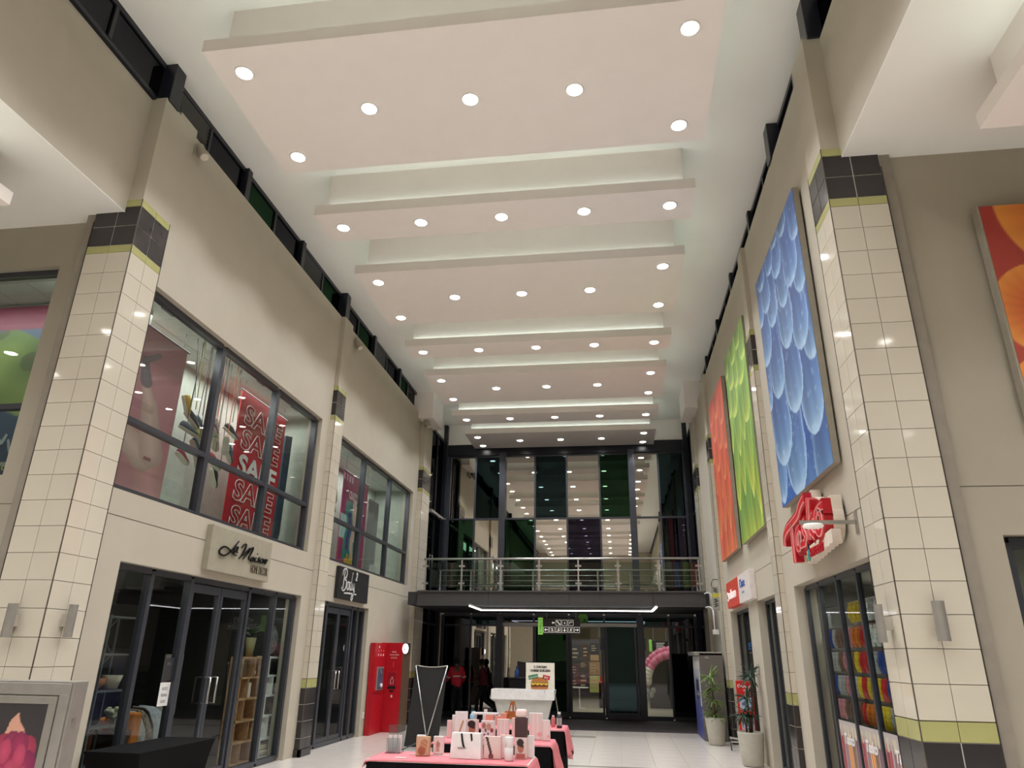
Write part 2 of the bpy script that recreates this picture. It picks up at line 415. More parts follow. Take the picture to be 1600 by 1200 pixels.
# ------------------------------------------------------------------ tiled pillars and pilasters
ZT, TT = 6.632, .2928
YH = .108
rows = [(ZT - TT * (k + 1), ZT - TT * k, tile_w) for k in range(18)]
rows += [(1.195, 1.358, tile_y), (ZT, ZT + YH, tile_y), (ZT + YH, ZT + YH + TT, tile_k), (ZT + YH + TT, ZT + YH + 2 * TT, tile_k), (ZT + YH + 2 * TT, ZT + 2 * YH + 2 * TT, tile_y)]
ZTOP = ZT + 2 * YH + 2 * TT
rows += [(.902, 1.195, tile_k), (.609, .902, tile_k), (.316, .609, tile_k), (.13, .316, tile_k)]
def pillar(label, xc, y, wf, ws, side, nf, ns, colx=None):
    """xc: x of the visible corner edge; side +1: pillar stands on the left wall and shows its +x face"""
    x_in = xc; x_out = xc - side * wf; y1 = y + ws; G = .006; D = .014
    t = thing('pillar', label, 'pillar', ((x_in + x_out) / 2, (y + y1) / 2, 0), kind='structure')
    xo = x_out - side * .12
    B().box(x_in - side * D, y + D, 0, xo, y1, ZTOP).build('core', grout, t)
    B().box(x_in - side * .012, y + .012, ZTOP, colx if colx is not None else xo, y1, 9.15).build('plaster_shaft', plaster, t)
    for z0, z1 in ((.13, 1.195), (ZT + YH, ZT + YH + 2 * TT)): B().box(x_in - side * .006, y + .006, z0, x_out, y1, z1).build('grout_band', grout_l, t)
    for z0, z1, m in rows:
        h = z1 - z0 - (.011 if m is tile_k else G)
        for i in range(nf):
            wt = wf / nf
            place(boxme(wt - (.012 if m is tile_k else G), D, h, m), 'tile', (x_in - side * wt * (i + .5), y + D / 2, (z0 + z1) / 2), t)
        for i in range(ns):
            wt = ws / ns
            place(boxme(D, wt - (.012 if m is tile_k else G), h, m), 'tile', (x_in - side * D / 2, y + wt * (i + .5), (z0 + z1) / 2), t)
    b = B().box(x_in - side * .035, y - .03, 0, x_in + side * .03, y1 - .03, .13).box(x_in - side * wf, y - .03, 0, x_in + side * .03, y + .03, .13)
    b.build('plinth', tile_k, t, bevel=.006)
    B().box(x_in - side * .008, y - .002, 0.13, x_in + side * .002, y + .008, ZTOP).build('edge_trim', trimm, t)
    if nf == 2:
        B().box(x_out - side * .008, y - .003, 0, x_out + side * .002, y + .012, ZTOP - .3).build('edge_trim', mat('dark_trim', (64, 58, 54), .35, metal=.4), t)
        B().box(x_in - side * .012, y1 - .002, 0, x_in + side * .003, y1 + .008, ZTOP).build('edge_trim', mat('dark_trim'), t)
    return t
pillar('cream tiled pillar with charcoal band nearest on the left', -6.028, 7.17, .641, .608, 1, 2, 2, -6.26)
pillar('slim tiled pilaster between the home decor shop and the body shop', -5.981, 14.187, .12, .506, 1, 1, 2)
pillar('tiled pilaster at the left end of the balcony', -5.932, 21.51, .17, .95, 1, 1, 3)
pillar('cream tiled pillar with charcoal band nearest on the right', 2.559, 7.222, .623, .5745, -1, 2, 2, 2.79)
pillar('slim tiled pilaster right of the sweet shop entrance beside the blue canvas', 2.573, 12.175, .12, .408, -1, 1, 2)
pillar('tiled pilaster behind the grey cash machine on the right wall', 2.566, 18.711, .12, .439, -1, 1, 2)
pillar('tiled pilaster at the right end of the balcony', 2.58, 21.92, .143, 1.0, -1, 1, 3)
# stepped plaster caps next to the column heads
for x0, x1, y0, y1, lb in ((-6.089, -6.3, 7.6, 8.02, 'plaster step at the head of the near left pillar'), (-6.088, -6.3, 14.5, 14.95, 'plaster step at the head of the slim left pilaster')):
    struct('trim_step', B().box(x0, y0, 9.1, x1, y1, 9.27), plaster, lb, 'trim')

# ------------------------------------------------------------------ clerestory bands
louv = mat('louvre_blade', (66, 64, 62), .45, metal=.3)
PY = [7.33, 9.65, 12.0, 14.35, 16.7, 19.05]
def clerestory(x, side, label, pat, big):
    t = thing('window_1' if side > 0 else 'window_2', label, 'window', (x, 14, 9.15), kind='structure')
    B().box(x - side * .05, -10, 9.72, x + side * .03, 21.1, 9.8).build('head_frame', alu_b, t)
    B().box(x - side * .05, -10, 9.13, x + side * .02, 21.1, 9.19).build('sill_frame', alu_b, t)
    B().box(x - side * .35, -10, 9.1, x - side * .3, 21.1, 9.8).build('outer_blind', mat('night_black', (14, 14, 18), .9), t)
    ys = [2.6, 4.97] + PY + [21.05]
    k = 0
    for i in range(len(ys) - 1):
        y0, y1 = ys[i], ys[i + 1]; ym = (y0 + y1) / 2
        B().box(x - side * .05, ym - .03, 9.19, x + side * .035, ym + .03, 9.72).build('mullion', alu_b, t)
        w_ = .17 if i in big else .1; d = .2 if i in big else .1
        if i > 0: B().box(x - side * .1, y0 - w_ * .7, 9.13, x + side * d, y0 + w_ * .7, 9.8).build('post', alu_b, t, bevel=.01)
        for a, b_ in ((y0 + .1, ym - .03), (ym + .03, y1 - .1)):
            c = pat[k % len(pat)]; k += 1
            if c == 'L':
                for q in range(7):
                    z = 9.22 + q * .072
                    B().hexa([(x - side * .04, a, z), (x - side * .04, b_, z), (x - side * .03, b_, z), (x - side * .03, a, z), (x + side * .01, a, z + .06), (x + side * .01, b_, z + .06), (x + side * .02, b_, z + .06), (x + side * .02, a, z + .06)]).build('slat', louv, t)
            else:
                B().box(x - .004, a, 9.19, x + .004, b_, 9.72).build('pane', pane_green if c == 'G' else pane_dark, t)
    return t
clerestory(-6.22, 1, 'dark clerestory strip with louvres along the top of the left wall', 'DDDDLDGDLGDGLDGD', (2, 5))
clerestory(2.83, -1, 'dark clerestory strip along the top of the right wall', 'DDDDDDDDDDDDDDDD', (2, 3))

# ------------------------------------------------------------------ hanging ceiling panels with downlights
lens_m = mat('downlight_lens', (255, 250, 240), .4, emit=(255, 250, 242), es=LENS_E)
strip_m = mat('cove_strip', (230, 255, 240), .4, emit=(232, 250, 246), es=COVE_E)
ring_m = mat('downlight_ring', (240, 238, 232), .35)
ORD = ['first', 'second', 'third', 'fourth', 'fifth']
def downlight(x, y, z, label, group):
    t = thing('downlight', label, 'downlight', (x, y, z), group)
    B().lathe([(.128, .002), (.125, -.012), (.108, -.016), (.1, -.004)], (x, y, z), 28).build('bezel', ring_m, t, smooth=True)
    B().lathe([(.101, -.010), (.06, -.015), (.01, -.016)], (x, y, z), 24).build('lens', lens_m, t, smooth=True)
    l = bpy.data.lights.new('downlight_lamp', 'SPOT'); l.energy = SPOT_W; l.spot_size = math.radians(120); l.spot_blend = .45; l.shadow_soft_size = .1; l.color = (.955, .97, 1.03)
    lo = bpy.data.objects.new('downlight_lamp', l); lo.location = (0, 0, -.05); COL.objects.link(lo); lo.parent = t
PX = [-4.54, -3.13, -1.71, -.30, 1.12]
XL0, XR0, ZP = -4.91, 1.504, 8.868
def hang_panel(nm, y0, y1, wide, k):
    t = thing('ceiling_panel', 'white hanging light panel, %s' % nm, 'ceiling panel', ((XL0 + XR0) / 2, y0, ZP), 'hanging light panels')
    B().box(XL0, y0, ZP, XR0, y1, ZP + .19).build('board', panel_w, t)
    e = .24 if wide else .18
    ux0, ux1 = -4.75, 1.345
    B().box(ux0, y0 + e, ZP + .19, ux1, y1 - e, 9.8).build('upstand', panel_w, t)
    for a in ((ux0, y0 + e - .07, ux1, y0 + e - .03), (ux0 - .06, y0 + e, ux0 - .03, y1 - e), (ux1 + .03, y0 + e, ux1 + .06, y1 - e)):
        B().box(a[0], a[1], ZP + .191, a[2], a[3], ZP + .205).build('light_strip', strip_m, t)
    g = 'downlights on the hanging light panels'
    ym = (y0 + y1) / 2
    for i, x in enumerate(PX):
        o_ = ORD[i]
        if wide and i in (0, 4):
            sd = 'left' if i == 0 else 'right'
            downlight(x, y0 + .395, ZP, 'round downlight at the near %s corner of the %s' % (sd, nm.split(',')[0]), g)
            downlight(x, y1 - .36, ZP, 'round downlight at the far %s corner of the %s' % (sd, nm.split(',')[0]), g)
        else:
            downlight(x, ym, ZP, 'round downlight, %s from left on the %s' % (o_, nm.split(',')[0]), g)
hang_panel('wide panel farthest behind the viewer', -4.9, -2.5, True, 0)
hang_panel('narrow panel behind the viewer', -1.35, -.5, False, 0)
hang_panel('wide panel just behind the viewer, out of the frame', .70, 3.1, True, 0)
hang_panel('narrow panel over the viewer, before the near wide one', 4.2, 5.06, False, 1)
hang_panel('nearest wide panel, the largest in view', 6.229, 8.659, True, 2)
hang_panel('nearest narrow panel, just beyond the largest one', 9.793, 10.654, False, 3)
hang_panel('second wide panel, between two narrow ones', 11.817, 14.188, True, 4)
hang_panel('middle narrow panel, beyond the second wide one', 15.389, 16.17, False, 5)
hang_panel('third wide panel, over the far canvases', 17.353, 19.63, True, 6)
hang_panel('farthest narrow panel, by the boxed bulkheads', 20.79, 21.683, False, 7)
hang_panel('last wide panel, against the end glazing', 22.80, 24.62, True, 8)
# side panels under the soffits of the crossing
def soffit_panel(x0, x1, z, zs, label, lx, side):
    t = thing('ceiling_panel', label, 'ceiling panel', ((x0 + x1) / 2, 3, z))
    B().box(x0, -3.0, z, x1, 6.03, z + .17).build('board', panel_w, t, bevel=.006)
    B().box(x0 + .16, -2.8, z + .17, x1 - .16, 5.85, zs).build('upstand', panel_w, t)
    for i, x in enumerate(lx):
        for j, y in enumerate((5.0, 3.4, 1.7, 0, -1.9)): downlight(x, y, z, 'round downlight under the %s crossing soffit, row %s, column %s from the atrium' % (side, ORD[j], ORD[i]), 'downlights under the crossing soffits')
    for a in (x0 + .09, x1 - .12): B().box(a, -2.8, z + .171, a + .03, 5.6, z + .185).build('light_strip', strip_m, t)
soffit_panel(3.6, 10.5, 6.6, 7.3, 'white hanging panel under the right crossing soffit at the picture edge', (4.4, 6.6), 'right')
soffit_panel(-13, -6.75, 6.6, 7.25, 'white hanging panel under the left crossing soffit at the picture edge', (-7.9, -10.2), 'left')
# ------------------------------------------------------------------ shop windows and shopfronts
XG = -6.24
glaz('window_3', 'six pane grey framed display window over the home decor shop', 'x', XG, 1, [7.83, 9.89, 11.89, 13.73], [3.74, 4.65, 6.48], alu, pane_clear, fw=.09, mul=.11, tw=.07, dep=.12)
glaz('window_4', 'six pane grey framed display window over the body shop', 'x', XG, 1, [14.84, 16.94, 19.12, 21.02], [3.74, 4.65, 6.48], alu, pane_clear, fw=.09, mul=.11, tw=.07, dep=.12)
glaz('window_5', 'grey framed display window with a leafy picture left of the pillar', 'y', 7.48, -1, [-10.15, -8.7, -7.21], [3.8, 4.66, 6.56], alu, pane_clear, fw=.07, mul=.07, dep=.1)
glaz('window_6', 'dark shop window under the big orange canvas', 'y', 7.45, -1, [3.67, 5.2, 6.55], [.35, 2.9], alu, pane_clear, fw=.1, mul=.07, dep=.1)
DR = lambda y0, y1: None
def shopfront(wn, dn, lab_w, lab_d, x, side, aa, dj, top, m=alu):
    """grey aluminium front in the plane x: bars at aa; the bay dj holds a double door"""
    nar = dj is None
    t = glaz(wn, lab_w, 'x', x, side, aa, [.05, top], m, {(i, 0): pane_clear for i in range(len(aa) - 1) if i != dj}, fw=.06 if nar else .08, mul=.055 if nar else .08, dep=.06 if nar else .11)
    if dj is None: return t
    a0, a1 = aa[dj] + .05, aa[dj + 1] - .05; am = (a0 + a1) / 2
    d = thing(dn, lab_d, 'door', (x, am, 0), kind='structure')
    for y0, y1, hy in ((a0, am - .006, am - .1), (am + .006, a1, am + .1)):
        b = B()
        for c in ((y0, y0 + .07, .05, top - .06), (y1 - .07, y1, .05, top - .06)): pb(b, 'x', x - .03, x + .03, *c)
        pb(b, 'x', x - .029, x + .029, y0 + .07, y1 - .07, .05, .17); pb(b, 'x', x - .029, x + .029, y0 + .07, y1 - .07, top - .18, top - .06)
        lf = b.build('leaf', m, d)
        pb(B(), 'x', x - .004, x + .004, y0 + .06, y1 - .06, .16, top - .17).build('pane', pane_clear, lf)
        xo = x + side * .12
        B().tube([(x + side * .03, hy, 1.1), (xo, hy, 1.1), (xo, hy, 1.46), (x + side * .03, hy, 1.46)], .016, 8).build('handle', silver, lf, smooth=True)
    return t
shopfront('window_7', 'door_1', 'grey aluminium shopfront of the home decor shop', 'glazed double door of the home decor shop', XG, 1, [8.32, 9.13, 10.09, 11.87, 12.87, 13.7], 2, 2.83)
shopfront('window_8', 'door_2', 'grey aluminium shopfront under the black script sign', 'glazed double door under the black script sign', XG, 1, [14.79, 15.35, 16.92, 17.3, 17.75], 1, 2.83)
shopfront('window_9', 'door_3', 'dark framed shopfront of the sweet shop', '', 2.83, -1, [7.9, 9.1, 9.92, 10.79, 11.53], None, 2.83)
shopfront('window_10', 'door_3', 'narrow shopfront between the slim pilaster and the phone shop', '', 2.83, -1, [12.66, 13.55, 14.1, 14.59], None, 2.83)
shopfront('window_11', 'door_3', 'phone shop glazing below the red and white sign', '', 2.83, -1, [15.7, 16.5, 17.3, 18.09], None, 2.83)

# ------------------------------------------------------------------ end glazing, upper and ground storey
YB = 24.8
xs = [-5.84, -4.87, -3.87, -2.71, -1.58, -.43, .69, 1.62, 2.52]
T, M_, G_, P_, K_ = pane_teal, pane_mirror, pane_green, pane_plum, pane_dark
up = {}
for i, (lo, hi) in enumerate(((G_, K_), (M_, T), (G_, M_), (M_, T), (P_, M_), (M_, G_), (M_, M_), (P_, T))):
    up[(i, 0)] = lo; up[(i, 1)] = hi
up[(0, 1)] = M_
t = glaz('window_12', 'black framed end glazing of mirror, teal and green panes above the balcony', 'y', YB, -1, xs, [3.55, 6.32, 8.62], alu, up, fw=.12, mul=.06, dep=.12)
B().box(-5.95, 24.66, 8.62, 2.66, 24.9, 9.03).build('header', alu_b, t)
for x in (-3.87, .69): B().box(x - .11, 24.6, 3.52, x + .11, 24.78, 8.7).build('column', alu, t, bevel=.01)
for x, zt in ((-6.0, 9.75), (2.6, 9.75)): B().box(x - .09, 24.5, 0, x + .09, 24.7, zt).build('corner_column', alu_b, t, bevel=.01)
# side glazing near the back
for wn, x, s, y0, lb in (('window_13', -6.05, 1, 22.46, 'black side glazing left of the balcony'), ('window_14', 2.7, -1, 22.95, 'black side glazing right of the balcony')):
    t = glaz(wn, lb, 'x', x, s, [y0, (y0 + 24.6) / 2, 24.6], [.05, 2.76, 3.4, 6.32, 9.1], alu_b, pane_dark, fw=.1, mul=.06, dep=.1)
    B().box(x - s * .4, y0, 0, x - s * .36, 24.7, 9.1).build('outer_blind', MATS['night_black'], t)
    if s > 0:
        h = B().box(-6.0, 23.05, 4.40, -5.985, 23.15, 4.9).build('handle_plate', silver, t)
        B().tube([(-5.99, 23.1, 4.45), (-5.9, 23.1, 4.45), (-5.9, 23.1, 4.85), (-5.99, 23.1, 4.85)], .02, 8).build('pull_handle', silver, h, smooth=True)
        h = B().box(-6.0, 22.7, 6.2, -5.88, 24.2, 6.3).build('door_closer', silver_g, t, bevel=.01)
        B().tube([(-5.93, 23.6, 6.2), (-5.7, 23.9, 6.18), (-5.93, 24.15, 6.2)], .012, 6).build('closer_arm', silver_g, h)
# ground storey
gx = [-5.84, -4.87, -3.87, -2.74, -1.57, -.42, .74, 1.66, 2.5]
gd = {(0, 0): K_, (1, 0): M_, (2, 0): M_, (3, 0): G_, (4, 0): pane_clear, (5, 0): T, (6, 0): pane_clear, (7, 0): K_}
for i in range(8): gd[(i, 1)] = K_ if i not in (1, 4, 5, 6) else T
t = glaz('window_15', 'black framed ground storey glazing with sliding doors under the balcony', 'y', YB, -1, gx, [.05, 2.77, 3.1], alu, gd, fw=.1, mul=.06, dep=.12)
for x in (-3.87, .74): B().box(x - .11, 24.6, 0.006, x + .11, 24.78, 3.13).build('column', alu, t, bevel=.01)
B().box(-3.76, 24.58, 2.74, .63, 24.74, 2.86).build('door_track', silver_g, t, bevel=.01)
for a, b_ in ((-2.72, -1.6), (-1.55, -.46), (-.40, .6)):
    d = B().box(a, 24.65, .02, a + .07, 24.7, 2.73).box(b_ - .07, 24.65, .02, b_, 24.7, 2.73).box(a + .07, 24.655, .02, b_ - .07, 24.695, .2)
    d.build('sliding_leaf', alu, t)
for i, x in enumerate(gx[:-1]): B().box(x + .03, 24.72, .01, gx[i + 1] - .03, 24.85, .12).build('kick_rail', alu, t)
for x in (-1.11, ): 
    c = thing('door_decal', 'round leaf green sticker with a dark mark above the sliding doors', 'sticker', (x, 24.72, 2.98))
    b = B(); n = 32
    b.prism([(.17 * math.cos(2 * PI * k / n), .17 * math.sin(2 * PI * k / n)) for k in range(n)], ((x, 24.735, 3.0), XR, UP, (0, -1, 0)), 0, .006)
    b.build('disc', mat('leaf_green', (112, 178, 62), .5), c)
    B().prism([(.0, -.06), (.06, -.09), (.1, -.05), (.07, -.01), (.03, -.015)], ((x, 24.735, 3.0), XR, UP, (0, -1, 0)), .007, .010).build('mark', mat('deep_green', (24, 70, 26), .5), c)

# ------------------------------------------------------------------ balcony
t = thing('balcony_slab', 'dark grey steel edged balcony bridge across the end of the arcade', 'balcony', (-1.6, 22.6, 3.13), kind='structure')
B().box(-5.9, 20.55, 3.15, 2.5, 24.7, 3.5).build('deck', mat('balcony_soffit', (46, 46, 50), .6), t)
beam = mat('beam_grey', (72, 71, 70), .5, metal=.2)
xb = [-5.6, -3.55, -1.28, 1.0, 2.4]
for i in range(4): B().box(xb[i] + .004, 20.46, 3.16, xb[i + 1] - .004, 20.55, 3.49).build('beam_web', beam, t)
B().box(-5.6, 20.40, 3.49, 2.4, 20.6, 3.53).build('beam_flange', beam, t); B().box(-5.6, 20.40, 3.12, 2.4, 20.6, 3.16).build('beam_flange', beam, t)
def railing(label, y, px, zt, zb, glassy, rails, x0, x1, rt=.03):
    t = thing('balustrade', label, 'railing', ((x0 + x1) / 2, y, zb))
    B().tube([(x0, y, zt), (x1, y, zt)], rt, 10).build('handrail', silver, t, smooth=True)
    for z in rails: B().tube([(x0, y, z), (x1, y, z)], .009, 6).build('cross_rail', silver, t, smooth=True)
    for x in px:
        p = B().box(x - .022, y - .012, zb, x + .022, y + .012, zt - .02).build('post', silver_g, t)
        B().box(x - .06, y - .05, zb, x + .06, y + .05, zb + .012).build('foot', silver_g, p)
        if glassy:
            for z in (zb + .2, zt - .2):
                for s in (-1, 1): B().box(x + s * .025, y - .025, z - .025, x + s * .085, y + .025, z + .025).build('clamp', silver, p)
    if glassy:
        for a, b_ in zip(px[:-1], px[1:]): B().box(a + .05, y - .006, zb + .09, b_ - .05, y + .006, zt - .1).build('glass_panel', pane_rail, t)
    return t
railing('front balcony railing with glass panels and steel handrail', 20.47, [-5.4, -4.34, -3.22, -2.12, -1.02, .08, 1.18, 2.27], 4.405, 3.53, True, [], -5.46, 2.36)
railing('rear balcony railing with thin steel cross rails', 22.5, [-5.45, -4.47, -3.49, -2.52, -1.53, -.53, .44, 1.43, 2.41], 4.31, 3.5, False, [4.15, 4.0, 3.85], -5.5, 2.5, .024)

# ------------------------------------------------------------------ light lines and sign under the balcony
lin_m = mat('light_line', (255, 255, 255), .4, emit=(250, 250, 255), es=6)
for y, pts, lb in ((21.5, [(-3.9, 19.6), (-3.93, 21.5), (1.0, 21.5), (1.03, 19.7)], 'long white light line with both ends bent forward under the balcony'),):
    t = thing('light_line', lb, 'lamp', (-1.5, y, 3.05))
    for a, b_ in zip(pts[:-1], pts[1:]):
        dx, dy = b_[0] - a[0], b_[1] - a[1]; l = math.hypot(dx, dy); nx, ny = -dy / l * .025, dx / l * .025
        B().hexa([(a[0] - nx, a[1] - ny, 3.05), (b_[0] - nx, b_[1] - ny, 3.05), (b_[0] + nx, b_[1] + ny, 3.05), (a[0] + nx, a[1] + ny, 3.05), (a[0] - nx, a[1] - ny, 3.075), (b_[0] - nx, b_[1] - ny, 3.075), (b_[0] + nx, b_[1] + ny, 3.075), (a[0] + nx, a[1] + ny, 3.075)]).build('diffuser', lin_m, t)
        B().hexa([(a[0] - nx * 1.2, a[1] - ny * 1.2, 3.076), (b_[0] - nx * 1.2, b_[1] - ny * 1.2, 3.076), (b_[0] + nx * 1.2, b_[1] + ny * 1.2, 3.076), (a[0] + nx * 1.2, a[1] + ny * 1.2, 3.076), (a[0] - nx * 1.2, a[1] - ny * 1.2, 3.12), (b_[0] - nx * 1.2, b_[1] - ny * 1.2, 3.12), (b_[0] + nx * 1.2, b_[1] + ny * 1.2, 3.12), (a[0] + nx * 1.2, a[1] + ny * 1.2, 3.12)]).build('housing', silver_g, t)
    for x in (pts[1][0] + .3, pts[2][0] - .3): B().tube([(x, y, 3.12), (x, y, 3.16)], .006, 6).build('hanger', silver_g, t)

ys = 20.9
t = thing('direction_sign', 'black hanging sign with white arrow pictograms and a green end strip', 'sign', (-1.6, ys, 2.4))
B().box(-2.06, ys - .03, 2.4, -1.02, ys + .03, 2.83).build('board', blackp, t)
B().box(-2.19, ys - .035, 2.39, -2.055, ys + .035, 2.84).build('end_strip', mat('lime', (140, 206, 92), .5, emit=(140, 206, 92), es=.25), t)
lettering('strip_text', 'E MALL 2', (-2.09, ys - .036, 2.43), UP, XL, .07, mat('strip_ink', (60, 110, 40), .6), t, align='LEFT', sx=.95, lift=.001)
for x in (-1.95, -1.13): B().tube([(x, ys, 2.83), (x, ys, 3.14)], .006, 6).build('hanger', silver_g, t)
ink_w = mat('sign_white', (238, 236, 230), .5, emit=(238, 236, 230), es=.25)
def picto(cx, cz, s, kind):
    b = B(); fr = ((cx, ys - .031, cz), XR, UP, (0, -1, 0)); h = s / 2; w = .009
    for p in ([(-h, -h), (h, -h), (h, -h + w), (-h, -h + w)], [(-h, h - w), (h, h - w), (h, h), (-h, h)], [(-h, -h + w), (-h + w, -h + w), (-h + w, h - w), (-h, h - w)], [(h - w, -h + w), (h, -h + w), (h, h - w), (h - w, h - w)]): b.prism(p, fr, 0, .004)
    def arrow(a):
        c, sn = math.cos(a), math.sin(a); r = lambda p: (p[0] * c - p[1] * sn, p[0] * sn + p[1] * c); k = s * .36
        b.prism([r(p) for p in [(-k, -.2 * k), (.1 * k, -.2 * k), (.1 * k, -.75 * k), (k, 0), (.1 * k, .75 * k), (.1 * k, .2 * k), (-k, .2 * k)]], fr, 0, .004)
    def man(flip):
        k = s * .4 * flip; q = s * .4
        b.prism([(.25 * k + .16 * q * math.cos(a * PI / 4), .75 * q + .16 * q * math.sin(a * PI / 4)) for a in range(8)], fr, 0, .004)
        for st in ([(.15 * k, .5 * q), (-.1 * k, -.1 * q)], [(.1 * k, .45 * q), (.55 * k, .2 * q)], [(.1 * k, .45 * q), (-.45 * k, .25 * q)], [(-.1 * k, -.1 * q), (.3 * k, -.4 * q), (.3 * k, -.85 * q)], [(-.1 * k, -.1 * q), (-.2 * k, -.5 * q), (-.6 * k, -.7 * q)]): b.ribbon(st, s * .09, fr, 0, .004)
    if kind == 'L': arrow(PI)
    elif kind == 'R': arrow(0)
    elif kind == 'D': arrow(-PI / 2)
    elif kind == 'm': man(-1)
    elif kind == 'M': man(1)
    elif kind == 'S': man(1); b.ribbon([(-.4 * s, -.4 * s), (.35 * s, .0)], s * .07, fr, 0, .004)
    elif kind == 'E': b.ribbon([(-.36 * s, .25 * s), (-.2 * s, .25 * s), (.2 * s, -.25 * s), (.36 * s, -.25 * s)], s * .2, fr, 0, .004)
    elif kind == 'l': b.prism([(-.07 * s, -.2 * s), (.12 * s, -.2 * s), (.12 * s, .12 * s), (.02 * s, .2 * s), (-.07 * s, .0)], fr, 0, .004)
    elif kind == 'w': b.ribbon([(-.15 * s, -.2 * s), (-.2 * s, .1 * s), (0, .22 * s), (.1 * s, .05 * s), (.3 * s, .2 * s)], s * .1, fr, 0, .004)
    b.build('pictogram', ink_w, t)
for i, k in enumerate('LmSDMR'): picto(-1.965 + i * .172, 2.52, .15, k)
for i, k in enumerate('Elw'): picto(-1.62 + i * .172, 2.705, .15, k)
B().prism([(-.05, 0), (-.02, .035), (-.02, .015), (.03, .015), (.03, -.015), (-.02, -.015), (-.02, -.035)], ((-1.755, ys - .031, 2.705), XR, UP, (0, -1, 0)), 0, .004).build('pictogram', ink_w, t)
# ------------------------------------------------------------------ flower canvases
def petals(u, v, base, plist, asp):
    """print of overlapping petals. plist: (u centre, v tip, half width, length, bend, body, tip, rim, pointy)"""
    c = np.array(base(u, v), float)
    for (cx, tv, w, L, bend, body, tip, rim, pt) in plist:
        tt = (v - tv) / L
        k = np.clip(tt / (.32 if pt < .5 else .6), 0, 1)
        hw = w * (1 - (1 - k) ** (2.2 if pt < .5 else 1.5)) ** (.5 if pt < .5 else .75) * (1 - .3 * np.clip(tt - .3, 0, 1))
        du = (u - cx - bend * tt * tt)
        ins = (tt > 0) & (tt < 1) & (np.abs(du) < hw)
        e = np.clip(1 - np.abs(du) / np.maximum(hw, 1e-5), 0, 1)
        g = np.clip(1 - tt * 1.5, 0, 1) ** 1.3
        streak = .5 + .5 * np.sin(du / w * 9 + tt * 3 + cx * 40)
        mixc = np.array(body)[None] * (1 - g[:, None]) + np.array(tip)[None] * g[:, None]
        mixc = mixc * (.93 + .09 * streak[:, None])
        mixc = mixc * (.80 + .22 * np.clip((du / w + 1) / 2, 0, 1))[:, None]
        edge = np.exp(-(np.minimum(e * w, np.where(tt < .2, tt * L * .9 / asp, 9)) / (.15 * w)) ** 2) * np.clip(1.15 - tt * 1.2, 0, 1)
        mixc = mixc * (1 - .75 * edge[:, None]) + np.array(rim)[None] * (.75 * edge[:, None])
        fade = np.clip((1 - tt) / .25, 0, 1) * ins
        c = c * (1 - fade[:, None]) + mixc * fade[:, None]
    return c
def dots(u, v, c, n, col, seed, asp, amp=.8):
    r = np.random.default_rng(seed)
    for _ in range(n):
        a, b, s = r.random(), r.random(), .004 + .009 * r.random()
        d = ((u - a) ** 2 + ((v - b) * asp) ** 2) / s ** 2
        c = c + np.exp(-d)[:, None] * amp * (np.array(col)[None] - c)
    return c
def blue(u, v):
    ps = []
    for (cx, tv, w, L, k) in ((.62, -.16, .22, .5, .1), (.95, -.1, .22, .45, .3), (.07, .01, .13, .5, .2), (.42, -.01, .21, .56, .3), (.84, .13, .19, .5, .2), (.21, .14, .21, .46, .3), (.57, .27, .18, .42, .35), (.0, .40, .1, .3, .5), (.27, .40, .16, .36, .4), (.96, .36, .14, .34, .3), (.08, .59, .15, .32, .5), (.82, .44, .15, .36, .2), (.57, .52, .15, .40, .5), (.93, .62, .12, .3, .4),
                              (.33, .69, .13, .28, .5), (.03, .78, .1, .2, .4), (.60, .68, .11, .26, .6), (.79, .70, .14, .28, .2), (.22, .79, .11, .22, .5), (.54, .83, .11, .22, .3), (.95, .82, .1, .2, .3), (.38, .905, .09, .14, .4), (.15, .92, .09, .13, .3), (.73, .93, .09, .16, .3), (.55, .96, .08, .1, .3)):
        up_ = np.clip((tv - .3) * 1.7, 0, 1)
        bd = np.array((52, 94, 172)) * (1 - .5 * k) + np.array((74, 92, 112)) * .5 * k
        t2 = np.array((152, 194, 230)) * (1 - .6 * up_) + np.array((84, 136, 206)) * .6 * up_
        ps.append((cx, tv, w, L, .03 * math.sin(cx * 20), tuple(bd), tuple(t2), (190, 220, 244), 0))
    c = petals(u, v, lambda a, b: np.stack([56 + 10 * b, 98 + 14 * b, 172 + 10 * b], 1), ps, 1.4)
    return dots(u, v, c, 170, (204, 228, 248), 8, 1.4, .5)
def green(u, v):
    ps = []
    for (cx, tv, w, L) in ((.15, -.2, .2, .5), (.45, -.14, .26, .5), (.8, -.12, .22, .45), (.96, .05, .17, .5), (.10, .16, .18, .5), (.74, .15, .2, .56), (.40, .2, .14, .4), (.0, .47, .12, .34), (.36, .40, .15, .34), (.62, .44, .12, .3), (.81, .50, .14, .3), (.31, .62, .17, .3), (.05, .66, .12, .24), (.74, .71, .15, .24), (.50, .74, .12, .22), (.27, .78, .14, .2), (.9, .8, .12, .18), (.06, .88, .11, .14), (.45, .88, .12, .16), (.72, .9, .12, .14)):
        k = np.clip(tv * 1.35, 0, 1)
        ps.append((cx, tv, w, L, .03 * math.sin(cx * 25), (132, 178, 84), tuple(np.array((244, 236, 88)) * (1 - k) + np.array((176, 214, 100)) * k), (226, 244, 128), .8 if tv < .45 else .2))
    return petals(u, v, lambda a, b: np.stack([138 + 14 * b, 184 + 10 * b, 86 + 10 * b], 1), ps, 1.7)
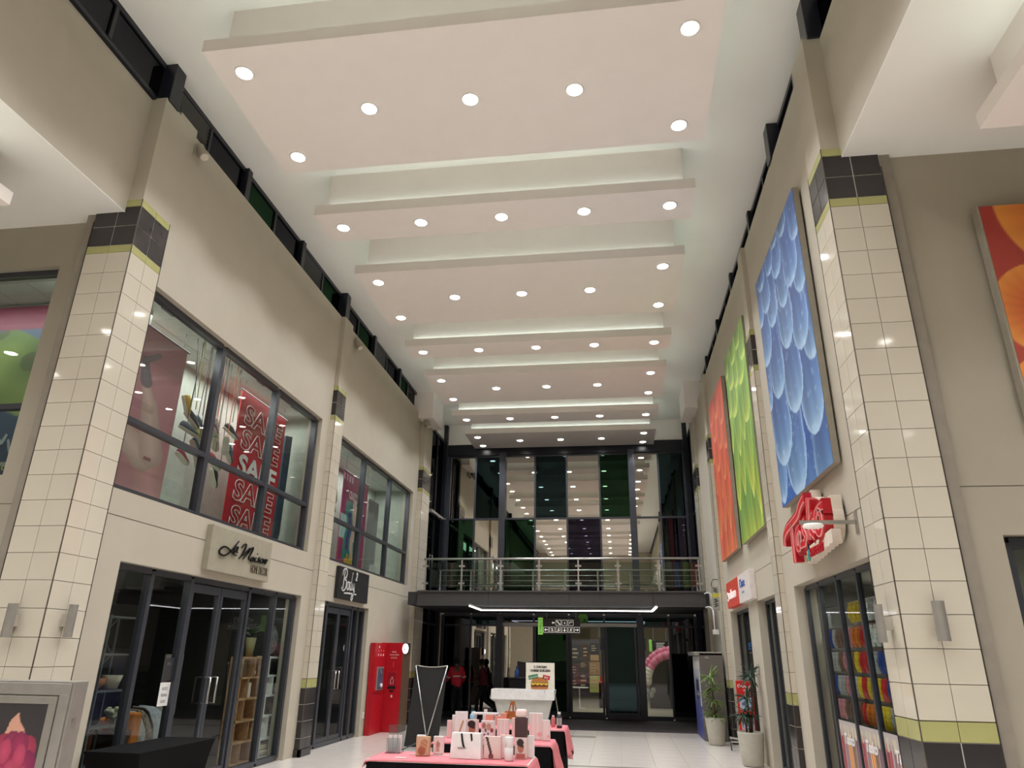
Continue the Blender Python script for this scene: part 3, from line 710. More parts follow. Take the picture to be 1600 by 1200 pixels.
def orange(u, v):
    ps = []
    for (cx, tv, w, L) in ((.3, -.16, .17, .4), (.62, -.12, .17, .42), (.95, -.1, .16, .4), (.14, .12, .15, .44), (.78, .12, .15, .46), (.46, .14, .13, .36), (.46, .33, .14, .32), (.99, .38, .13, .3), (.12, .4, .12, .3), (.70, .42, .11, .28), (.36, .52, .14, .26), (.94, .57, .13, .26), (.05, .61, .11, .24), (.62, .62, .12, .24), (.3, .72, .12, .2), (.82, .74, .12, .2), (.5, .84, .11, .16), (.15, .85, .1, .14)):
        k = np.clip(tv * 1.7, 0, 1)
        ps.append((cx, tv, w, L, .03 * math.sin(cx * 25), (224, 96, 72), tuple(np.array((250, 184, 96)) * (1 - k) + np.array((236, 116, 84)) * k), (252, 176, 118), .8 if tv < .42 else .2))
    return petals(u, v, lambda a, b: np.stack([226 - 4 * b, 100 - 6 * b, 74 + 4 * b], 1), ps, 1.6)
def bigorange(u, v):
    c = np.stack([166 + 0 * u, 66 - 6 * v, 44 + 6 * v], 1)
    X = u * 2.73; Y = v * 2.43
    for cx, cy, r in ((1.9, -.2, .75), (1.2, -.3, .6), (.3, .15, .53), (2.35, .65, .75), (1.35, .85, .66), (2.45, 2.4, .8), (1.2, 2.45, 1.07), (1.95, 1.6, .6), (.42, 1.18, .54)):
        d = np.hypot(X - cx, Y - cy) / r
        ins = np.clip((1 - d) / .02, 0, 1)
        ring = np.clip((d - .35) / .65, 0, 1)
        col = np.stack([198 + 26 * ring, 88 + 58 * ring, 36 + 26 * ring], 1)
        st = 1 + .02 * np.sin(np.arctan2(Y - cy, X - cx) * 22 + 3 * d)
        c = c * (1 - ins[:, None]) + col * st[:, None] * ins[:, None]
    return c
canv = mat('canvas_edge', (150, 142, 126), .8)
def canvas(label, y0, y1, z0, z1, nx, ny, fn):
    t = thing('canvas_print', label, 'picture', (2.62, (y0 + y1) / 2, z0))
    B().box(2.555, y0, z0, 2.635, y1, z1).build('stretcher', canv, t, bevel=.006)
    for yy in (y0 + .3, y1 - .3):
        for zz in (z0 + .3, z1 - .3): B().box(2.63, yy - .04, zz - .04, 2.66, yy + .04, zz + .04).build('spacer', canv, t)
    printed('print', (2.549, y1, z0), YL, UP, y1 - y0, z1 - z0, nx, ny, fn, t)
canvas('tall blue petal canvas, the largest, above the red sweet shop sign', 8.45, 11.18, 3.98, 7.80, 130, 180, blue)
canvas('tall green and yellow petal canvas between the blue and the orange', 12.64, 14.98, 3.98, 7.95, 90, 150, green)
canvas('tall orange petal canvas farthest along the right wall', 15.6, 17.96, 4.0, 7.87, 70, 120, orange)
t = thing('canvas_print', 'big square orange disc petal canvas on the crossing wall at right', 'picture', (5.4, 7.25, 4.02))
B().box(4.03, 7.15, 4.02, 6.8, 7.27, 6.47).build('stretcher', canv, t, bevel=.006)
printed('print', (4.05, 7.144, 4.03), XR, UP, 2.73, 2.43, 150, 130, bigorange, t)

# ------------------------------------------------------------------ shop signs
FL = lambda y, z, x=-5.985: ((x, y, z), YR, UP, (1, 0, 0))      # left wall, facing +x
ink_k = mat('letter_black', (16, 15, 16), .3)
t = thing('shop_sign', 'stone grey sign board with black script lettering over the home decor shop', 'sign', (-6.05, 11.06, 2.97))
B().box(-6.09, 10.08, 2.965, -5.99, 12.06, 3.635).build('board', mat('sign_stone', (158, 152, 132), .6), t, bevel=.008)
fr = FL(10.22, 3.11)
def strokes(t, name, ST, fr, sc, w, m, d0, d1, taper=True):
    for st in ST:
        p = [(x * sc, y * sc) for x, y in spline(st, 5)]; n = len(p)
        ww = [w * (.62 + .55 * math.sin(PI * min(1, (i + .5) / n))) if taper else w for i in range(n)]
        B().ribbon(p, ww, fr, d0, d1).build(name, m, t)
LPX = [[(487, 297), (440, 370), (400, 432), (350, 490), (290, 510), (243, 475), (240, 425), (285, 380), (345, 403), (400, 455), (440, 495), (482, 514)],
       [(487, 382), (452, 386), (432, 425), (440, 460), (470, 435), (488, 388), (475, 450), (494, 470)],
       [(536, 392), (572, 346), (603, 350), (595, 410), (558, 500), (522, 556)], [(575, 515), (625, 445), (668, 404), (640, 475), (582, 560)], [(612, 525), (660, 445), (714, 392), (706, 445), (672, 530), (670, 568), (690, 580)],
       [(746, 540), (715, 542), (700, 575), (715, 598), (738, 575), (750, 540), (740, 590), (760, 598)], [(782, 545), (766, 588), (776, 606), (794, 596)], [(797, 486), (801, 494)],
       [(846, 540), (822, 556), (838, 585), (820, 612), (800, 606)], [(886, 560), (858, 575), (855, 610), (880, 625), (902, 592), (886, 560)], [(912, 575), (898, 630)], [(904, 606), (930, 576), (946, 586), (932, 625), (946, 638), (976, 580)]]
LM = [[((x - 130) / 465, .67 - (y - 80 - (x - 230) * .305) / (1010 - .12 * x)) for x, y in st] for st in LPX]
strokes(t, 'letter_stroke', LM, ((-5.99, 10.08, 2.965), YR, UP, (1, 0, 0)), 1, .022, ink_k, .012, .03)
lettering('small_text', 'HOME DECOR', (-5.99, 11.98, 3.06), YR, UP, .135, mat('letter_bronze', (86, 76, 58), .5), t, align='RIGHT', sx=.5, ext=.006)
t = thing('shop_sign', 'black chalk style sign board with white script over the body shop', 'sign', (-6.04, 16.4, 2.95))
B().box(-6.09, 15.4, 2.955, -6.0, 17.38, 3.635).build('board', mat('sign_black', (26, 25, 25), .55), t, bevel=.008)
BD = [[(.75, 2.75), (.6, 1.7), (.45, .55)], [(.1, 2.1), (.25, 2.7), (.9, 2.95), (1.45, 2.7), (1.35, 2.05), (.75, 1.75), (1.4, 1.6), (1.5, .95), (1.0, .45), (.35, .4), (.0, .75)],
      [(2.2, 1.55), (1.85, 1.35), (1.85, .75), (2.2, .6), (2.45, 1.0), (2.25, 1.5), (2.6, 1.45)], [(3.1, 1.55), (2.75, 1.4), (2.75, .75), (3.0, .65), (3.25, 1.2), (3.55, 2.7), (3.3, 1.2), (3.35, .65), (3.6, .8)],
      [(3.75, 1.5), (3.75, .9), (4.0, .7), (4.3, 1.1), (4.4, 1.5), (4.25, .5), (3.9, -.45), (3.5, -.45), (3.7, .0), (4.6, .6)], [(1.0, .1), (2.4, .2), (4.0, .22), (5.3, .25)],
      [(4.75, 2.6), (4.95, 2.85), (5.15, 2.65), (4.95, 2.25), (4.72, 1.95), (5.2, 2.0)]]
strokes(t, 'letter_stroke', BD, ((-6.0, 15.56, 3.06), YR, UP, (1, 0, 0)), .185, .034, mat('chalk_white', (200, 198, 194), .6), .004, .012)
# phone shop sign: red box with a white half
t = thing('shop_sign', 'red and white box sign over the phone shop', 'sign', (2.6, 16.1, 2.9))
redv = mat('sign_red', (196, 66, 50), .4, emit=(196, 62, 46), es=.12)
B().box(2.54, 15.93, 2.905, 2.66, 17.62, 3.46).build('red_half', redv, t, bevel=.01)
B().box(2.54, 14.55, 2.905, 2.66, 15.925, 3.46).build('white_half', mat('sign_offwhite', (226, 218, 212), .4), t, bevel=.01)
lettering('sign_text', 'vodacom', (2.54, 17.25, 3.08), YL, UP, .2, mat('glow_white', (250, 240, 236), .4, emit=(255, 240, 235), es=.25), t, align='LEFT', sx=.97, ext=.02, bold=.002)
lettering('sign_text', 'Chatz', (2.54, 15.7, 3.2), YL, UP, .17, mat('sign_blue', (60, 96, 168), .5), t, align='LEFT', sx=1.1, ext=.006)
lettering('sign_text', 'connect', (2.54, 15.5, 3.08), YL, UP, .06, mat('sign_paleblue', (140, 160, 196), .5), t, align='LEFT', sx=1.1, ext=.004)
b = B(); b.prism([(.1 * math.cos(2 * PI * k / 24), .1 * math.sin(2 * PI * k / 24)) for k in range(24)], ((2.54, 17.43, 3.15), YL, UP, (-1, 0, 0)), 0, .01); b.build('emblem_disc', MATS['glow_white'], t)
B().prism([(-.03, -.05), (.03, -.05), (.05, 0), (.0, .06), (-.05, .0)], ((2.54, 17.43, 3.15), YL, UP, (-1, 0, 0)), .01, .016).build('emblem_mark', mat('emblem_dark', (90, 30, 28), .5), t)
# sweet shop sign: layered channel letters
t = thing('shop_sign', 'red neon outlined script sign on a thick white cut out backing', 'sign', (2.5, 9.7, 3.0))
frs = ((2.66, 11.6, 0), YL, UP, (-1, 0, 0))
TS = [[(.86, 3.40), (.92, 3.55), (1.2, 3.63), (1.6, 3.67), (1.95, 3.72), (2.15, 3.82), (2.4, 3.88)],      # T bar
      [(1.5, 3.66), (1.44, 3.35), (1.42, 3.06)],                                                          # T stem
      [(1.95, 3.52), (1.74, 3.46), (1.70, 3.27), (1.86, 3.24), (1.95, 3.45), (1.93, 3.27), (2.04, 3.26)], # a
      [(2.30, 3.55), (2.16, 3.52), (2.2, 3.42), (2.28, 3.34), (2.18, 3.25), (2.08, 3.27)],                # s
      [(2.62, 3.84), (2.52, 3.55), (2.46, 3.26)], [(2.76, 3.56), (2.54, 3.42), (2.74, 3.27)],             # k
      [(3.06, 3.58), (2.92, 3.52), (2.88, 3.34), (3.02, 3.27), (3.16, 3.36), (3.16, 3.52), (3.06, 3.58), (3.3, 3.6)]]
backm = mat('sign_back', (222, 208, 190), .5); redm = mat('sign_deep_red', (178, 20, 32), .35); neon = mat('neon_tube', (232, 160, 154), .4, emit=(255, 190, 184), es=.05)
bb = B(); rb = B(); nb = B(); fb = B()
for st in TS:
    st = [(.88 + (a - .85) * .86, 3.06 + (c - 3.06) * .84) for a, c in st]
    p = spline(st, 5); n = len(p)
    bb.ribbon(p, .25, frs, .03, .15)
    rb.ribbon(p, .18, frs, .15, .25); fb.ribbon(p, .075, frs, .25, .262)
    for s in (-1, 1):
        q = []
        for i in range(n):
            a, c = p[max(0, i - 1)], p[min(n - 1, i + 1)]; dx, dy = c[0] - a[0], c[1] - a[1]; l = math.hypot(dx, dy) or 1
            q.append((p[i][0] - s * dy / l * .04, p[i][1] + s * dx / l * .04))
        nb.ribbon(q, .009, frs, .25, .266)
bb.build('backing', backm, t); rb.build('red_letters', redm, t); fb.build('letter_faces', mat('sign_bright_red', (206, 34, 46), .3), t); nb.build('neon_outline', neon, t)
b = B(); pl = []
for k in range(15): pl.append((2.0 + k * .08, 2.97 + .055 * k * .12 + (.02 if k % 2 else 0)))
pl += [(3.15, 3.08), (3.15, 3.22), (1.98, 3.16)]
b.prism(pl, frs, .14, .24); b.build('lower_backing', backm, t)
lettering('red_text', 'sweets', (2.42, 11.6 - 2.18, 3.03), YL, UP, .15, redm, t, align='LEFT', sx=1.05, ext=.02, bold=.003, shear=.2)
B().prism([(0, 0), (.07, .02), (.09, .08), (.05, .14), (.03, .2), (.0, .12), (-.03, .06)], ((2.42, 11.6 - 2.08, 2.99), YL, UP, (-1, 0, 0)), 0, .012).build('drop_emblem', mat('drop_teal', (52, 140, 150), .4), t)
B().prism([(.03, .14), (.065, .15), (.05, .24), (.03, .24)], ((2.42, 11.6 - 2.08, 2.99), YL, UP, (-1, 0, 0)), 0, .014).build('drop_stem', mat('drop_dark', (40, 26, 26), .4), t)
B().prism([(-.04, .02), (0, .0), (-.02, .06), (-.045, .1)], ((2.42, 11.6 - 2.08, 2.99), YL, UP, (-1, 0, 0)), 0, .014).build('drop_leaf', mat('drop_green', (120, 180, 80), .4), t)
# bracket lamp in front of it
t = thing('bracket_lamp', 'flat steel bracket arm with a white disc lamp before the red script sign', 'lamp', (2.6, 8.3, 3.2))
B().box(2.05, 8.28, 3.245, 2.65, 8.32, 3.285).build('arm', silver_g, t)
B().box(2.645, 8.26, 3.14, 2.66, 8.34, 3.39).build('wall_plate', silver_g, t)
B().lathe([(.03, .025), (.10, .02), (.115, 0), (.1, -.018), (.02, -.022)], (2.19, 8.3, 3.225), 24).build('disc', mat('lamp_white', (236, 232, 226), .4, emit=(240, 236, 230), es=.2), t, smooth=True)

# ------------------------------------------------------------------ wall fixtures
def sconce(label, p, nrm, zc):
    """half round shade standing off the pillar face at p (x,y), nrm = the face's outward direction"""
    t = thing('wall_sconce', label, 'sconce', (p[0], p[1], zc - .17), 'pillar sconces')
    nx, ny = nrm; sx, sy = -ny, nx; n = 14
    W_ = lambda a, d_, z: (p[0] + sx * a + nx * d_, p[1] + sy * a + ny * d_, z)
    P = [(.055 * math.cos(PI * k / n), .075 + .06 * math.sin(PI * k / n)) for k in range(n + 1)]
    b = B().add([W_(a, d_, zc - .17) for a, d_ in P] + [W_(a, d_, zc + .17) for a, d_ in P],
          [tuple(range(n + 1)), tuple(range(n + 1, 2 * n + 2))] + [(i, (i + 1) % (n + 1), (i + 1) % (n + 1) + n + 1, i + n + 1) for i in range(n + 1)])
    smooth_angle(b.build('shade', silver_g, t))
    q = [W_(-.035, 0, 0), W_(.035, 0, 0), W_(.035, .08, 0), W_(-.035, .08, 0)]
    B().hexa([(x, y, zc - .06) for x, y, _ in q] + [(x, y, zc + .06) for x, y, _ in q]).build('bracket', mat('sconce_grey', (186, 178, 166), .5), t)
sconce('half round steel sconce on the camera facing side of the near left pillar', (-6.35, 7.17), (0, -1), 2.11)
sconce('half round steel sconce on the atrium side of the near left pillar', (-6.028, 7.46), (1, 0), 2.125)
sconce('half round steel sconce on the atrium side of the near right pillar', (2.559, 7.48), (-1, 0), 2.17)
sconce('half round steel sconce on the camera facing side of the near right pillar', (2.865, 7.222), (0, -1), 2.18)
def wall_spot(label, x, y, z, s):
    t = thing('wall_spot', label, 'spotlight', (x, y, z))
    B().box(x, y - .09, z - .02, x + s * .03, y + .09, z + .16).build('wall_plate', mat('spot_beige', (170, 162, 146), .5), t)
    a = Vector((x + s * .06, y, z + .12)); d = Vector((s * .55, -.15, -.85)).normalized()
    B().tube([a - d * .08, a + d * .2], .07, 18).build('housing', MATS['spot_beige'], t, smooth=False)
    B().tube([a + d * .195, a + d * .206], .058, 18).build('lens', mat('spot_lens', (206, 198, 180), .2), t)
wall_spot('beige tubular spotlight high on the left wall beyond the near pillar', -6.09, 8.1, 8.86, 1)
wall_spot('beige tubular spotlight high on the left wall beyond the slim pilaster', -6.09, 15.15, 8.8, 1)
wall_spot('beige tubular spotlight high on the far left pilaster', -5.93, 21.3, 8.72, 1)
t = thing('conduit', 'white cable conduit with a junction box beside the balcony end', 'conduit', (2.5, 20.3, 2.4))
for z in (3.46, 3.1): B().tube(spline([(2.36, 20.42, z), (2.45, 20.35, z + .02), (2.53, 20.3, z - .06), (2.54, 20.28, z - .3)], 4), .018, 8).build('pipe', whitep, t, smooth=True)
B().tube([(2.54, 20.28, 3.16), (2.54, 20.28, 2.5)], .02, 8).build('pipe', whitep, t, smooth=True)
B().box(2.48, 20.2, 2.42, 2.64, 20.34, 2.54).build('junction_box', whitep, t, bevel=.01)
t = thing('hanging_poster', 'small framed poster hung on a bracket on the far right pilaster', 'poster', (2.5, 19.45, 3.0))
B().box(2.43, 19.44, 2.98, 2.62, 19.48, 3.55).build('panel', mat('poster_grey', (150, 148, 140), .5), t)
def hp(u, v):
    c = np.stack([164 + 0 * u, 162 + 0 * u, 152 + 0 * u], 1); m = (v > .55) & (v < .75); c[m] = (206, 196, 64)
    for a, b_ in ((.32, .48), (.12, .28), (.78, .98)):
        k = (v > a) & (v < b_) & (np.abs(u - .5 + .2 * np.sin(v * 60)) < .2); c[k] = (34, 32, 34)
    return c
printed('print', (2.445, 19.436, 3.0), XR, UP, .16, .53, 16, 40, hp, t)
B().tube(spline([(2.64, 19.46, 3.72), (2.5, 19.46, 3.74), (2.44, 19.46, 3.62), (2.46, 19.46, 3.55)], 4), .012, 6).build('bracket', alu, t)
t = thing('wall_socket', 'small white outlet plate on the wall left of the red dispenser', 'socket', (-6.08, 18.0, .4))
B().box(-6.09, 17.95, .38, -6.07, 18.05, .52).build('plate', whitep, t, bevel=.004); B().box(-6.07, 17.98, .43, -6.062, 18.02, .47).build('switch', mat('socket_grey', (190, 188, 182), .4), t)
# ------------------------------------------------------------------ display rooms over the left shops
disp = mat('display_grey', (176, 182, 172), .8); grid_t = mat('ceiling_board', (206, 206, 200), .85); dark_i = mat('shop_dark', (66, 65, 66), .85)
for y0, y1, lb in ((7.8, 14.0, 'home decor'), (14.5, 21.3, 'body shop')):
    struct('wall_display', B().box(-7.5, y0, 3.5, -7.4, y1, 7), disp, 'pale grey back wall of the display room above the %s' % lb, 'wall')
    struct('wall_display', B().box(-7.4, y0 - .1, 3.5, -6.4, y0, 7).box(-7.4, y1, 3.5, -6.4, y1 + .1, 7), disp, 'pale side walls of the display room above the %s' % lb, 'wall')
    struct('floor_display', B().box(-7.4, y0, 3.55, -6.4, y1, 3.72), disp, 'pale floor of the display room above the %s' % lb, 'floor')
    c = struct('ceiling_display', B().box(-7.4, y0, 6.6, -6.4, y1, 6.7), grout_l, 'board ceiling of the display room above the %s' % lb, 'ceiling')
    n = int((y1 - y0) / .6)
    for i in range(n):
        for j in range(2): place(boxme(.48, .592, .02, grid_t), 'tile', (-6.66 - j * .5, y0 + .3 + i * .6, 6.59), c)
    for i in range(4):
        B().box(-6.52, y0 + .8 + i * 1.5, 6.57, -6.47, y0 + 1.1 + i * 1.5, 6.585).build('track_clip', blackp, c)
struct('wall_display', B().box(-10.5, 8.6, 3.6, -6.7, 8.7, 7), disp, 'pale back wall of the leafy corner display', 'wall')
c = struct('ceiling_display', B().box(-10.5, 7.7, 6.62, -6.7, 8.6, 6.72), grout_l, 'board ceiling of the leafy corner display', 'ceiling')
for i in range(6): place(boxme(.59, .86, .02, grid_t), 'tile', (-7.1 - i * .6, 8.15, 6.61), c)
# hanging banners
def pinkprint(u, v):
    c = np.stack([206 - 20 * v, 138 - 14 * v, 144 - 12 * v], 1); c[v > .8] *= .94
    skin = np.array((214, 176, 166)); X = u * 1.05; Y = v * 2.45
    def limb(a, b, w0, w1, col):
        nonlocal c
        ax, ay = a; bx, by = b; L2 = (bx - ax) ** 2 + (by - ay) ** 2
        t = np.clip(((X - ax) * (bx - ax) + (Y - ay) * (by - ay)) / L2, 0, 1)
        d = np.hypot(X - ax - t * (bx - ax), Y - ay - t * (by - ay)); w = w0 + (w1 - w0) * t
        k = np.clip((w - d) / .015, 0, 1); sh = .9 + .14 * np.clip(1 - d / np.maximum(w, 1e-4), 0, 1)
        c = c * (1 - k[:, None]) + np.array(col)[None] * sh[:, None] * k[:, None]
    limb((.98, -.1), (.72, .62), .26, .24, (222, 158, 158))       # shorts and hip
    limb((.66, .62), (.05, 1.02), .2, .15, skin)
    limb((.78, .72), (.62, 1.35), .2, .13, skin); limb((.62, 1.35), (.5, 1.62), .11, .07, skin)
    limb((.5, 1.66), (.42, 1.95), .1, .06, (120, 104, 112)); limb((.42, 1.92), (.62, 2.12), .05, .04, (120, 104, 112))
    k = (np.abs(X - .74) < .06) & (np.abs(Y - .62) < .02); c[k] = (150, 90, 96)
    return c
def banner(label, cat, y0, y1, z0, z1, x, nx, ny, fn, edge):
    t = thing('hanging_banner', label, cat, (x, (y0 + y1) / 2, z0))
    B().box(x - .012, y0, z0, x - .001, y1, z1).build('cloth', edge, t)
    printed('print', (x + .004, y0, z0), YR, UP, y1 - y0, z1 - z0, nx, ny, fn, t)
    B().tube([(x - .006, y0 - .04, z1), (x - .006, y1 + .06, z1)], .016, 8).build('rod', blackp, t)
    for y in (y0 + .1, y1 - .1): B().tube([(x - .006, y, z1), (x - .006, y, 6.58)], .004, 5).build('cord', blackp, t)
    return t
banner('tall dusty pink banner showing legs in shorts, behind the upper window', 'banner', 8.05, 9.61, 3.78, 6.30, -6.65, 90, 150, pinkprint, mat('banner_pink', (200, 134, 140), .8))
redb = (196, 44, 54)
t = banner('red sale banner hanging behind the upper window', 'banner', 11.5, 13.36, 3.76, 6.37, -6.70, 8, 8, lambda u, v: np.stack([redb[0] + 0 * u, redb[1] + 0 * u, redb[2] + 0 * u], 1), mat('banner_red', redb, .8))
wht = mat('banner_white', (238, 226, 222), .6)
for i, z in enumerate((5.80, 5.33, 4.86, 4.39, 3.92)):
    lettering('sale_text', 'SALE', (-6.69, 12.43, z), YR, UP, .36, wht, t, sx=1.42, outline=0 if i == 2 else .009, bold=.016, lift=.004, shear=.08)
def funk(u, v):
    c = np.stack([178 - 10 * v, 56 + 10 * v, 104 + 4 * v], 1)
    k = (u > .18) & (u < .86) & (v > .1) & (v < .72); c[k] = np.stack([70 + 20 * np.sin(v[k] * 30), 140 + 16 * np.sin(u[k] * 11), 132 + 0 * u[k]], 1)
    for cx, w, lo, hi, col in ((.52, .06, .12, .75, (214, 176, 158)), (.62, .05, .3, .7, (220, 190, 170)), (.72, .09, .45, .6, (190, 160, 60)), (.1, .12, .3, .55, (196, 214, 210)), (.5, .25, .0, .12, (222, 178, 60)), (.35, .05, .2, .6, (90, 60, 120))):
        k = (np.abs(u - cx - .03 * np.sin(v * 17)) < w) & (v > lo) & (v < hi); c[k] = col
    k = (v > .9) & (v < .97) & (u < .4) & (np.sin(u * 60) > 0); c[k] = (230, 200, 210)
    return c
t = banner('magenta and teal fashion banner behind the far upper window', 'banner', 16.9, 18.75, 3.78, 6.2, -6.72, 70, 90, funk, mat('banner_magenta', (178, 58, 104), .8))
lettering('sale_text', 'CRAZY DEALS', (-6.715, 17.9, 5.56), YR, UP, .2, wht, t, sx=.62, bold=.01, lift=.004)
lettering('sale_text', 'SALE', (-6.715, 17.85, 3.95), YR, UP, .24, mat('banner_yellow', (226, 186, 62), .6), t, sx=.9, bold=.012, lift=.004)
# dark curved boards leaning in the windows
for yb, lb in ((14.0, 'dark blue board with a rounded foot at the right end of the first upper window'),):
    b = B(); P = [(0, 2.3), (0, .3), (.02, .12), (.1, 0), (.2, .08), (.27, .3), (.3, 2.36)]
    b.prism(P, ((-6.75, yb - .55, 3.76), YR, UP, (1, 0, 0)), 0, .05)
    tag(b.build('display_board', mat('board_navy', (52, 66, 84), .5), bevel=.006), lb, 'board')
tag(B().box(-6.80, 19.0, 3.76, -6.76, 19.9, 5.9).build('display_board', mat('board_pale', (150, 146, 140), .7)), 'pale grey board standing in the far upper window', 'board')
tag(B().lathe([(.02, 0), (.3, .0), (.34, .22), (.3, .42), (.02, .42)], (-6.85, 19.75, 3.74), 24, .5, 1).build('display_plinth', mat('plinth_pale', (196, 192, 186), .6), smooth=False), 'low pale rounded plinth in the far upper window', 'plinth')
# shoes on ribbons
def shoe(name, label, y, z, m, rot, tilt, cord, x=-6.5, L=.34):
    t = thing(name, label, 'shoe', (x, y, z), 'shoes hung on ribbons')
    secs = [(-.5, .16, .2), (-.44, .34, .3), (-.28, .38, .33), (-.1, .38, .33), (.06, .4, .25), (.22, .44, .18), (.38, .4, .14), (.47, .26, .1), (.5, .1, .06)]
    def xf(p):
        a, b_, c_ = p[0] * L, p[1] * L * .42, p[2] * L
        ct, st = math.cos(tilt), math.sin(tilt); a, c_ = a * ct - c_ * st, a * st + c_ * ct
        cr, sr = math.cos(rot), math.sin(rot)
        return (x + b_ * cr - a * sr, y + a * cr + b_ * sr, z + c_)
    for nm, lo, hi, mm in (('upper', .0, 1.0, m), ('sole', -.07, .0, mat('shoe_sole', (216, 206, 190), .7))):
        vs = []; n = 8
        for s, w, h in secs:
            for k in range(n):
                a = 2 * PI * k / n; px = math.cos(a) * w; pz = (.5 + .5 * math.sin(a))
                if nm == 'sole': vs.append(xf((s, px * 1.04, lo + (hi - lo) * pz)))
                else: vs.append(xf((s, px * (1 - .4 * pz), h * pz)))
        fs = [(i * n + k, (i + 1) * n + k, (i + 1) * n + (k + 1) % n, i * n + (k + 1) % n) for i in range(len(secs) - 1) for k in range(n)]
        fs += [tuple(range(n)), tuple((len(secs) - 1) * n + k for k in range(n))]
        B().add(vs, fs).build(nm, mm, t, smooth=True)
    B().tube([xf((-.3, 0, .5)), (x, y, 6.58)], .008 if cord is not blackp else .005, 5).build('ribbon', cord, t)
SC = {k: mat('shoe_' + k, v, .6) for k, v in dict(mustard=(206, 166, 60), black=(40, 40, 44), slate=(84, 92, 104), teal=(74, 104, 122), pink=(184, 74, 104), lemon=(196, 182, 76), green=(78, 136, 86), red=(166, 60, 72), berry=(120, 54, 74), orange=(196, 112, 54)).items()}
RB = {k: mat('ribbon_' + k, v, .7) for k, v in dict(lime=(168, 176, 110), orange=(206, 128, 84), grey=(120, 114, 108)).items()}
SH = [(9.70, 5.42, 'mustard', 'topmost at the left of the cluster', 'k'), (9.84, 5.22, 'black', 'below the topmost mustard shoe', 'lime'), (9.74, 5.02, 'slate', 'long and flat near the left of the cluster', 'k'), (10.12, 5.22, 'teal', 'just before the first window bar', 'k'), (10.05, 5.02, 'lemon', 'under the teal shoe', 'grey'), (10.0, 4.80, 'slate', 'hanging low above the window rail', 'k'),
      (9.86, 4.62, 'pink', 'crossing the window rail at left', 'grey'), (10.2, 4.66, 'mustard', 'crossing the window rail near the bar', 'k'), (10.45, 5.20, 'berry', 'right after the first window bar', 'k'), (10.6, 5.32, 'red', 'on the orange ribbon', 'orange'), (10.62, 5.06, 'green', 'under the red shoe', 'k'), (10.85, 5.10, 'orange', 'left of the sale banner', 'orange'),
      (11.1, 5.40, 'black', 'highest beside the sale banner', 'grey'), (11.05, 5.0, 'slate', 'low beside the sale banner', 'k'), (10.55, 4.72, 'red', 'low on the right of the first bar', 'k'), (10.8, 4.52, 'black', 'lowest of the cluster, under the rail', 'k')]
for i, (y, z, c, w, rb) in enumerate(SH): shoe('shoe', '%s shoe %s in the first upper window' % (c, w), y, z, SC[c], (i * 1.3) % 1.2 - .6, -1.2 + (i * .47) % 1.0, blackp if rb == 'k' else RB[rb], -6.52 + .05 * (i % 3 - 1))
SH2 = [(15.35, 5.35, 'mustard', 'highest of the far cluster'), (15.6, 5.25, 'lemon', 'right of the highest mustard shoe'), (15.2, 5.12, 'black', 'at the left edge of the far cluster'), (15.75, 5.5, 'red', 'on the rightmost ribbon'), (15.3, 4.95, 'green', 'under the black shoe'), (15.62, 4.98, 'berry', 'in the middle of the far cluster'), (15.85, 5.02, 'green', 'right in the far cluster'), (15.45, 4.78, 'red', 'low in the far cluster'), (15.7, 4.75, 'pink', 'lowest on the right of the far cluster'), (15.95, 5.3, 'orange', 'beside the first bar of the far window')]
for i, (y, z, c, w) in enumerate(SH2): shoe('shoe', '%s shoe %s in the far upper window' % (c, w), y, z, SC[c], (i * 1.3) % 1.2 - .6, -1.2 + (i * .47) % 1.0, blackp, -6.52)
# leafy picture in the corner window
def leafy(u, v):
    X = u * 2.9; Y = v * 2.75
    c = np.stack([52 + 26 * v, 84 + 22 * v, 116 + 20 * v], 1)
    k = v > .86; c[k] = (142, 60, 84)
    w = np.sin(X * 3.1 + Y * 2.2) + .6 * np.sin(X * 7 - Y * 5) + .3 * np.sin(Y * 13 + X * 4)
    g = (Y > .98 + .25 * np.sin(X * 1.6) + .35 * (2.9 - X) * .1) & (Y < 2.25 + .12 * np.sin(X * 5))
    c[g] = np.stack([118 + 20 * w[g], 146 + 18 * w[g], 70 + 12 * w[g]], 1)
    k = g & (np.sin(X * 5 + 1) * np.sin(Y * 6) > .6); c[k] = (74, 96, 48)
    g2 = Y < .34 + .05 * np.sin(X * 9); c[g2] = np.stack([84 + 10 * w[g2], 112 + 10 * w[g2], 58 + 0 * w[g2]], 1)
    g3 = (Y > .34 + .05 * np.sin(X * 9)) & (Y < .38 + .05 * np.sin(X * 9)); c[g3] = (200, 204, 190)
    return c
t = thing('display_picture', 'large picture of green leaf cloth on blue in the corner window', 'picture', (-8.7, 8.3, 3.78))
B().box(-10.45, 8.3, 3.78, -7.0, 8.34, 6.58).build('board', disp, t)
printed('print', (-10.4, 8.295, 3.85), XR, UP, 3.35, 2.7, 130, 110, leafy, t)
strokes(t, 'script_stroke', [[(-.9, .9), (-.7, .5), (-.45, .9), (-.35, .5), (-.1, 1.1), (.1, .6), (.35, 1.0)], [(-1.3, 1.05), (-1.1, .8), (-.98, 1.05)]], ((-7.7, 8.293, 4.05), XR, UP, (0, -1, 0)), .5, .05, mat('script_pale', (190, 200, 206), .6), .002, .006)
lettering('script_text', 'FEELS LIKE S', (-7.55, 8.29, 4.0), XR, UP, .14, mat('script_pale2', (226, 228, 214), .6), t, align='RIGHT', sx=.9)
